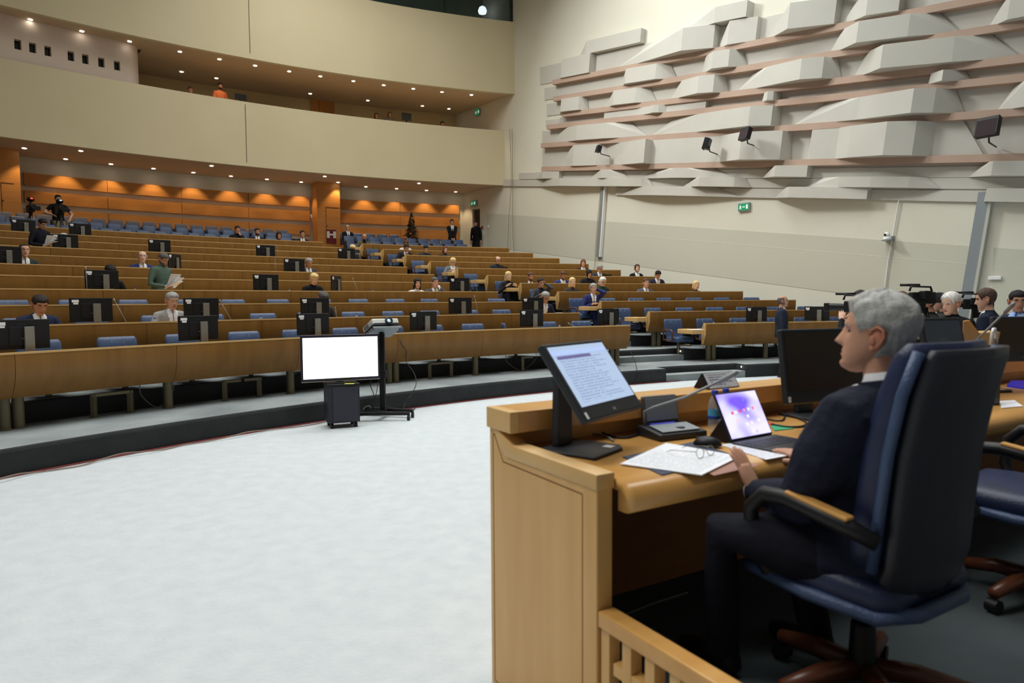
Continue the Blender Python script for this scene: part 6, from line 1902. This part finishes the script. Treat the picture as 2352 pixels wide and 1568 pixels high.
stander('man in navy suit and bright blue tie at the right edge', 2340, 660, 8.0, pi - .9, top=(32, 42, 70), shirt=(150, 175, 215), tie=(36, 66, 160), hair=('short', HB['bk']), skin='b', vox=.012, hyaw=30)
def shoulder_cam(lab, P, rz):
    t = thing('video_camera', lab, 'video camera', P, rz, 'press video cameras')
    t.scale = (.85, .85, .85)
    MB().box((0, 0, 0), (.12, .30, .15)).build('camera_body', black_pl, t, bevel=.015)
    MB().cyl((0, .15, -.005), (0, .34, -.005), .045, 14, .055).build('lens', black_pl, t, smooth=True, auto=40)
    MB().box((0, .36, -.005), (.13, .06, .11)).build('lens_hood', black_pl, t, bevel=.008)
    MB().tube([(0, -.12, .08), (0, -.10, .14), (0, .14, .15), (0, .16, .09)], .014, 8).build('handle', black_pl, t, smooth=True)
    MB().cyl((.03, .02, .165), (.03, .26, .17), .018, 10).build('shotgun_microphone', black_pl, t, smooth=True)
    MB().box((-.12, .02, .04), (.14, .10, .10)).build('viewfinder', black_pl, t, bevel=.01)
    MB().box((0, -.18, 0), (.11, .08, .13)).build('battery', dark_pl, t, bevel=.006)
    return t
def tpod(t, H):
    for k in range(3):
        an = 2 * pi * k / 3 + .4; d = V((math.cos(an), math.sin(an), 0))
        MB().tube([d * .05 + V((0, 0, -.12)), d * .36 + V((0, 0, (-H + .01) / .85))], [.02, .014], 8).build('tripod_leg', black_pl, t, smooth=True)
    MB().cyl((0, 0, -.20), (0, 0, -.07), .045, 12).build('fluid_head', black_pl, t)
P = at_dd(1968, 704, 7.6); t = shoulder_cam('leftmost black video camera pointing left over the crowd', P, 1.0); tpod(t, P.z)
P = at_dd(2118, 684, 7.5); t = shoulder_cam('middle black video camera with raised viewfinder screen', P, 1.5); tpod(t, P.z)
P = at_dd(2240, 698, 8.4); t = shoulder_cam('black video camera between the white-haired and the suited man', P, 1.1); tpod(t, P.z)

# ================================================================== FITTINGS ON THE WALLS
def wall_thing(nm, lab, cat, s, dep, z, grp=None):
    P = PW(s, dep, z)
    return thing(nm, lab, cat, P, math.atan2(-_n.x, _n.y) - pi / 2 + pi / 2, grp)   # local +y points out of the wall
# local +y must be _n
rzw = math.atan2(-_n.x, _n.y)
tiltm = Matrix.Rotation(0, 3, 'Y')
# grey ducts perpendicular to the ledges
for k, (ub, vb, ut, vt, wd_) in enumerate(((1376.5, 590, 1388, 430, .13), (2226, 680, 2267, 440, .17))):
    s0, z0 = on_wall(ub, vb, .06); s1, z1 = on_wall(ut, vt, .06)
    if k == 1: s0 -= (s1 - s0) * .5; z0 -= (z1 - z0) * .5
    t = thing('cable_duct', ['narrow slanted grey cable duct left of the exit sign', 'wide slanted grey cable duct at the right'][k], 'cable duct', PW(s0, 0, z0), 0, 'cable ducts')
    mb = MB(); mb.hexa([PW(s0 - wd_, .02, z0), PW(s0 + wd_ * .55, .02, z0), PW(s0 + wd_ * .55, .12, z0), PW(s0 - wd_, .12, z0)], [PW(s1 - wd_, .02, z1), PW(s1 + wd_ * .55, .02, z1), PW(s1 + wd_ * .55, .12, z1), PW(s1 - wd_, .12, z1)])
    mb.build('channel', grey_m, t, world=True)
    mb = MB(); mb.hexa([PW(s0 + wd_ * .55, .02, z0), PW(s0 + wd_ * .95, .02, z0), PW(s0 + wd_ * .95, .16, z0), PW(s0 + wd_ * .55, .16, z0)], [PW(s1 + wd_ * .55, .02, z1), PW(s1 + wd_ * .95, .02, z1), PW(s1 + wd_ * .95, .16, z1), PW(s1 + wd_ * .55, .16, z1)])
    mb.build('side_flange', white_pl if k == 0 else mat('pale_grey', srgb(186, 186, 176), .6), t, world=True)
# hanging cables at the back corner
for k, (us, lab) in enumerate((([(1171, 296), (1174, 420), (1168, 510), (1166, 590)], 'thin cord hanging from the balcony corner, left of two'), ([(1176, 296), (1177, 420), (1178, 525), (1181, 590)], 'thin cord hanging from the balcony corner, right of two'))):
    pts = []
    for u, v in us:
        s, z = on_wall(u, v, .18); pts.append(PW(s, .18, z))
    cable(lab, pts, .010, mat('cord_brown', srgb(110, 98, 78), .7), nm='hanging_cord')
pts = []
for u, v in ((1380, 430), (1371, 520), (1366, 600), (1364, 618)):
    s, z = on_wall(u, v, .05); pts.append(PW(s, .05, z))
cable('thin tan cord running down beside the left duct', pts, .010, mat('cord_tan', srgb(180, 164, 120), .7), nm='power_cord')
pts = []
for u, v in ((2065, 458), (2050, 545), (2040, 600), (2031, 672)):
    s, z = on_wall(u, v, .05); pts.append(PW(s, .05, z))
cable('white cable duct line dropping below the dome camera', pts, .016, white_pl, nm='power_cord')
# exit sign
green = mat('exit_green', srgb(20, 140, 92), .5, emit=srgb(20, 140, 92), estr=.35)
white_e = mat('exit_white', srgb(235, 245, 240), .5, emit=srgb(235, 245, 240), estr=.4)
def exit_sign(lab, P, rz, w_=.34, h_=.17, thick=.07):
    t = thing('exit_sign', lab, 'exit sign', P, rz, 'exit signs')
    MB().box((0, thick / 2, 0), (w_ + .05, thick, h_ + .05)).build('housing', grey_m, t, bevel=.006)
    f_ = MB().box((0, thick + .003, 0), (w_, .006, h_)).build('sign_face', green, t)
    y = thick + .0065
    # viewer looks along -y, so picture-left is +x
    mb = MB(); mb.ellip((.105, y, .045), (.014, .004, .014)); mb.tube([(.10, y, .03), (.115, y, -.01), (.135, y, -.05)], .011, 6); mb.tube([(.112, y, -.005), (.09, y, -.03), (.085, y, -.06)], .009, 6)
    mb.tube([(.10, y, .025), (.075, y, .0)], .007, 6); mb.tube([(.10, y, .025), (.13, y, .01)], .007, 6); mb.build('running_figure', white_e, t)
    mb = MB(); mb.box((.015, y, 0), (.06, .004, .016)); mb.prism([(-.015, y - .002, .028), (-.015, y - .002, -.028), (-.045, y - .002, 0)], (0, .004, 0)); mb.build('arrow', white_e, t)
    MB().box((-.11, y, 0), (.055, .004, .12)).build('door_symbol', white_e, t)
    return t
s, z = on_wall(1708, 475, .08); exit_sign('green exit sign with running figure on the relief wall', PW(s, .0, z), rzw, .34 * 1.0, .19)
s, z = on_wall(1090, 467, 0.0); exit_sign('small green exit sign above the doorway at the back', PW(s, .0, z), rzw, .40, .2)
s, z = on_wall(1099, 258, 0.0); exit_sign('small green exit sign inside the gallery at its right end', PW(s, .0, z), rzw, .26, .26)
# dome camera on bracket
s, z = on_wall(2034, 548, .3)
t = thing('dome_camera', 'white pan-tilt camera on a small shelf of the wall', 'camera', PW(s, 0, z), rzw)
MB().box((0, .15, -.04), (.20, .30, .02)).build('shelf', grey_m, t)
MB().lathe([(.09, -.03), (.10, .0), (.085, .04), (.06, .05)], (0, .18, 0), 18).build('base', white_pl, t, smooth=True)
MB().ellip((0, .18, .10), (.07, .07, .08)).build('head', white_pl, t, smooth=True)
MB().cyl((.02, .235, .10), (.025, .262, .10), .03, 12).build('lens', black_pl, t)
MB().box((-.09, .05, .03), (.06, .10, .08)).build('junction_box', grey_m, t, bevel=.005)
s, z = on_wall(2285, 638, .03)
o = MB().box((0, .03, 0), (.26, .06, .085)).build('wall_sensor', white_pl, bevel=.01); o.location = PW(s, 0, z); o.rotation_euler = (0, 0, rzw); tag(o, 'small white box sensor on the wall right of the wide duct', 'sensor')
# black loudspeakers on the relief
for k, (u, v, dep, yaw, w_) in enumerate(((1375, 342, .75, .5, .24), (1712, 308, 1.1, .35, .36), (1624, 330, .85, 1.2, .34), (2269, 292, .8, .1, .46))):
    s, z = on_wall(u, v, dep)
    P = PW(s, dep, z)
    t = thing('loudspeaker', ['small black loudspeaker at the left of the relief wall', 'black loudspeaker mounted on the middle of the relief', 'black loudspeaker seen edge-on beside the middle one', 'large black loudspeaker at the far right of the relief'][k], 'loudspeaker', P, rzw - yaw, 'loudspeakers on the relief')
    MB().box((0, 0, 0), (w_, .16, w_ * .95), Matrix.Rotation(.3, 3, 'X')).build('cabinet', black_pl, t, bevel=.015)
    MB().box((0, .085, -.02), (w_ * .88, .01, w_ * .83), Matrix.Rotation(.3, 3, 'X')).build('grille', mat('speaker_cloth', srgb(46, 28, 34), .8), t)
    wl = Matrix.Rotation(-(rzw - yaw), 3, 'Z') @ (-_n * (dep * K - .1))
    MB().tube([(0, -.06, -.06), (0, -.08, -w_ * .7), tuple(wl + V((0, 0, -w_ * .75)))], .018, 8).build('bracket', black_pl, t, smooth=True)
# fire-hydrant sign on the pillar
Rp = 39.97
Ps = on_arc(761, 543, Rp); a = ang(Ps)
t = thing('hydrant_sign', 'dark red hydrant panel with white H on the timber pillar', 'sign', PT(Rp, a, Ps.z), rad(a) + pi)
Hs = on_arc(761, 527, Rp).z - on_arc(761, 558, Rp).z; Ws = Hs * .72
MB().box((0, .01, 0), (Ws, .03, Hs)).build('panel', mat('hydrant_red', srgb(110, 18, 30), .5), t)
wm = mat('sign_white', srgb(225, 222, 216), .6)
mb = MB()
for s in (-1, 1):
    mb.tube([(s * Ws * .33, .028, Hs * .38), (s * Ws * .33, .028, -Hs * .12)], Ws * .15, 10, flat=None)
mb.v = [(x, .026 + (y - .028) * .1, z) for x, y, z in mb.v]
mb.box((0, .027, Hs * .14), (Ws * .5, .01, Hs * .12)); mb.build('letter_h', wm, t)
# small boxes near the doorway
for k, (u, v, c_, lab) in enumerate(((1108, 522, (150, 40, 36), 'tiny red alarm button beside the doorway'), (1122, 520, (225, 225, 220), 'tiny white switch beside the doorway'))):
    s, z = on_wall(u, v); o = MB().box((0, .02, 0), (.10, .04, .12)).build('wall_button', mat('button_%d' % k, srgb(*c_), .5), bevel=.006); o.location = PW(s, 0, z); o.rotation_euler = (0, 0, rzw); tag(o, lab, 'switch')

# ------------------------------------------------------------------ decorated fir tree
R_ = 39.35; a = au(948, R_); P = PT(R_, a, zb); Ht = on_arc(948, 489, R_).z - zb
t = thing('christmas_tree', 'small dark fir tree decorated with orange ribbons by the timber wall', 'tree', P, 0)
MB().tube([(0, 0, .02), (0, 0, Ht)], [.04, .008], 8).build('trunk', brownwood, t)
MB().lathe([(.14, .0), (.17, .22), (.15, .22)], seg=14).build('pot', black_pl, t, smooth=True)
rnd = random.Random(3)
mb = MB()
for k in range(520):
    h = rnd.random() ** 1.3; z = .25 + (Ht - .25) * h; rmax = .60 * (1 - h) + .05
    an = rnd.random() * 2 * pi; d = V((math.cos(an), math.sin(an), 0)); tp = d * rmax * rnd.uniform(.75, 1.08) + V((0, 0, z - .10 * (1 - h))); b_ = d * .01 + V((0, 0, z + .02))
    sd = V((-d.y, d.x, .3)).normalized() * rnd.uniform(.018, .035)
    m_ = b_.lerp(tp, .5)
    mb.add([b_, m_ + sd, tp, m_ - sd, m_ + V((0, 0, .02))], [(0, 1, 4), (1, 2, 4), (2, 3, 4), (3, 0, 4), (0, 3, 2, 1)])
fo = mb.build('branches', mat('fir_green', srgb(46, 46, 30), .8, col2=srgb(60, 54, 34), scale=10), t); fo['kind'] = 'stuff'
for k in range(26):
    h = rnd.random(); z = .3 + (Ht - .4) * h; rmax = .58 * (1 - h) + .05; an = rnd.random() * 2 * pi
    MB().ellip((math.cos(an) * rmax, math.sin(an) * rmax, z - .05), (.05, .05, .04), None, 8, 6).build('ribbon', mat('ribbon_orange', srgb(200, 120, 52), .5), t, smooth=True)
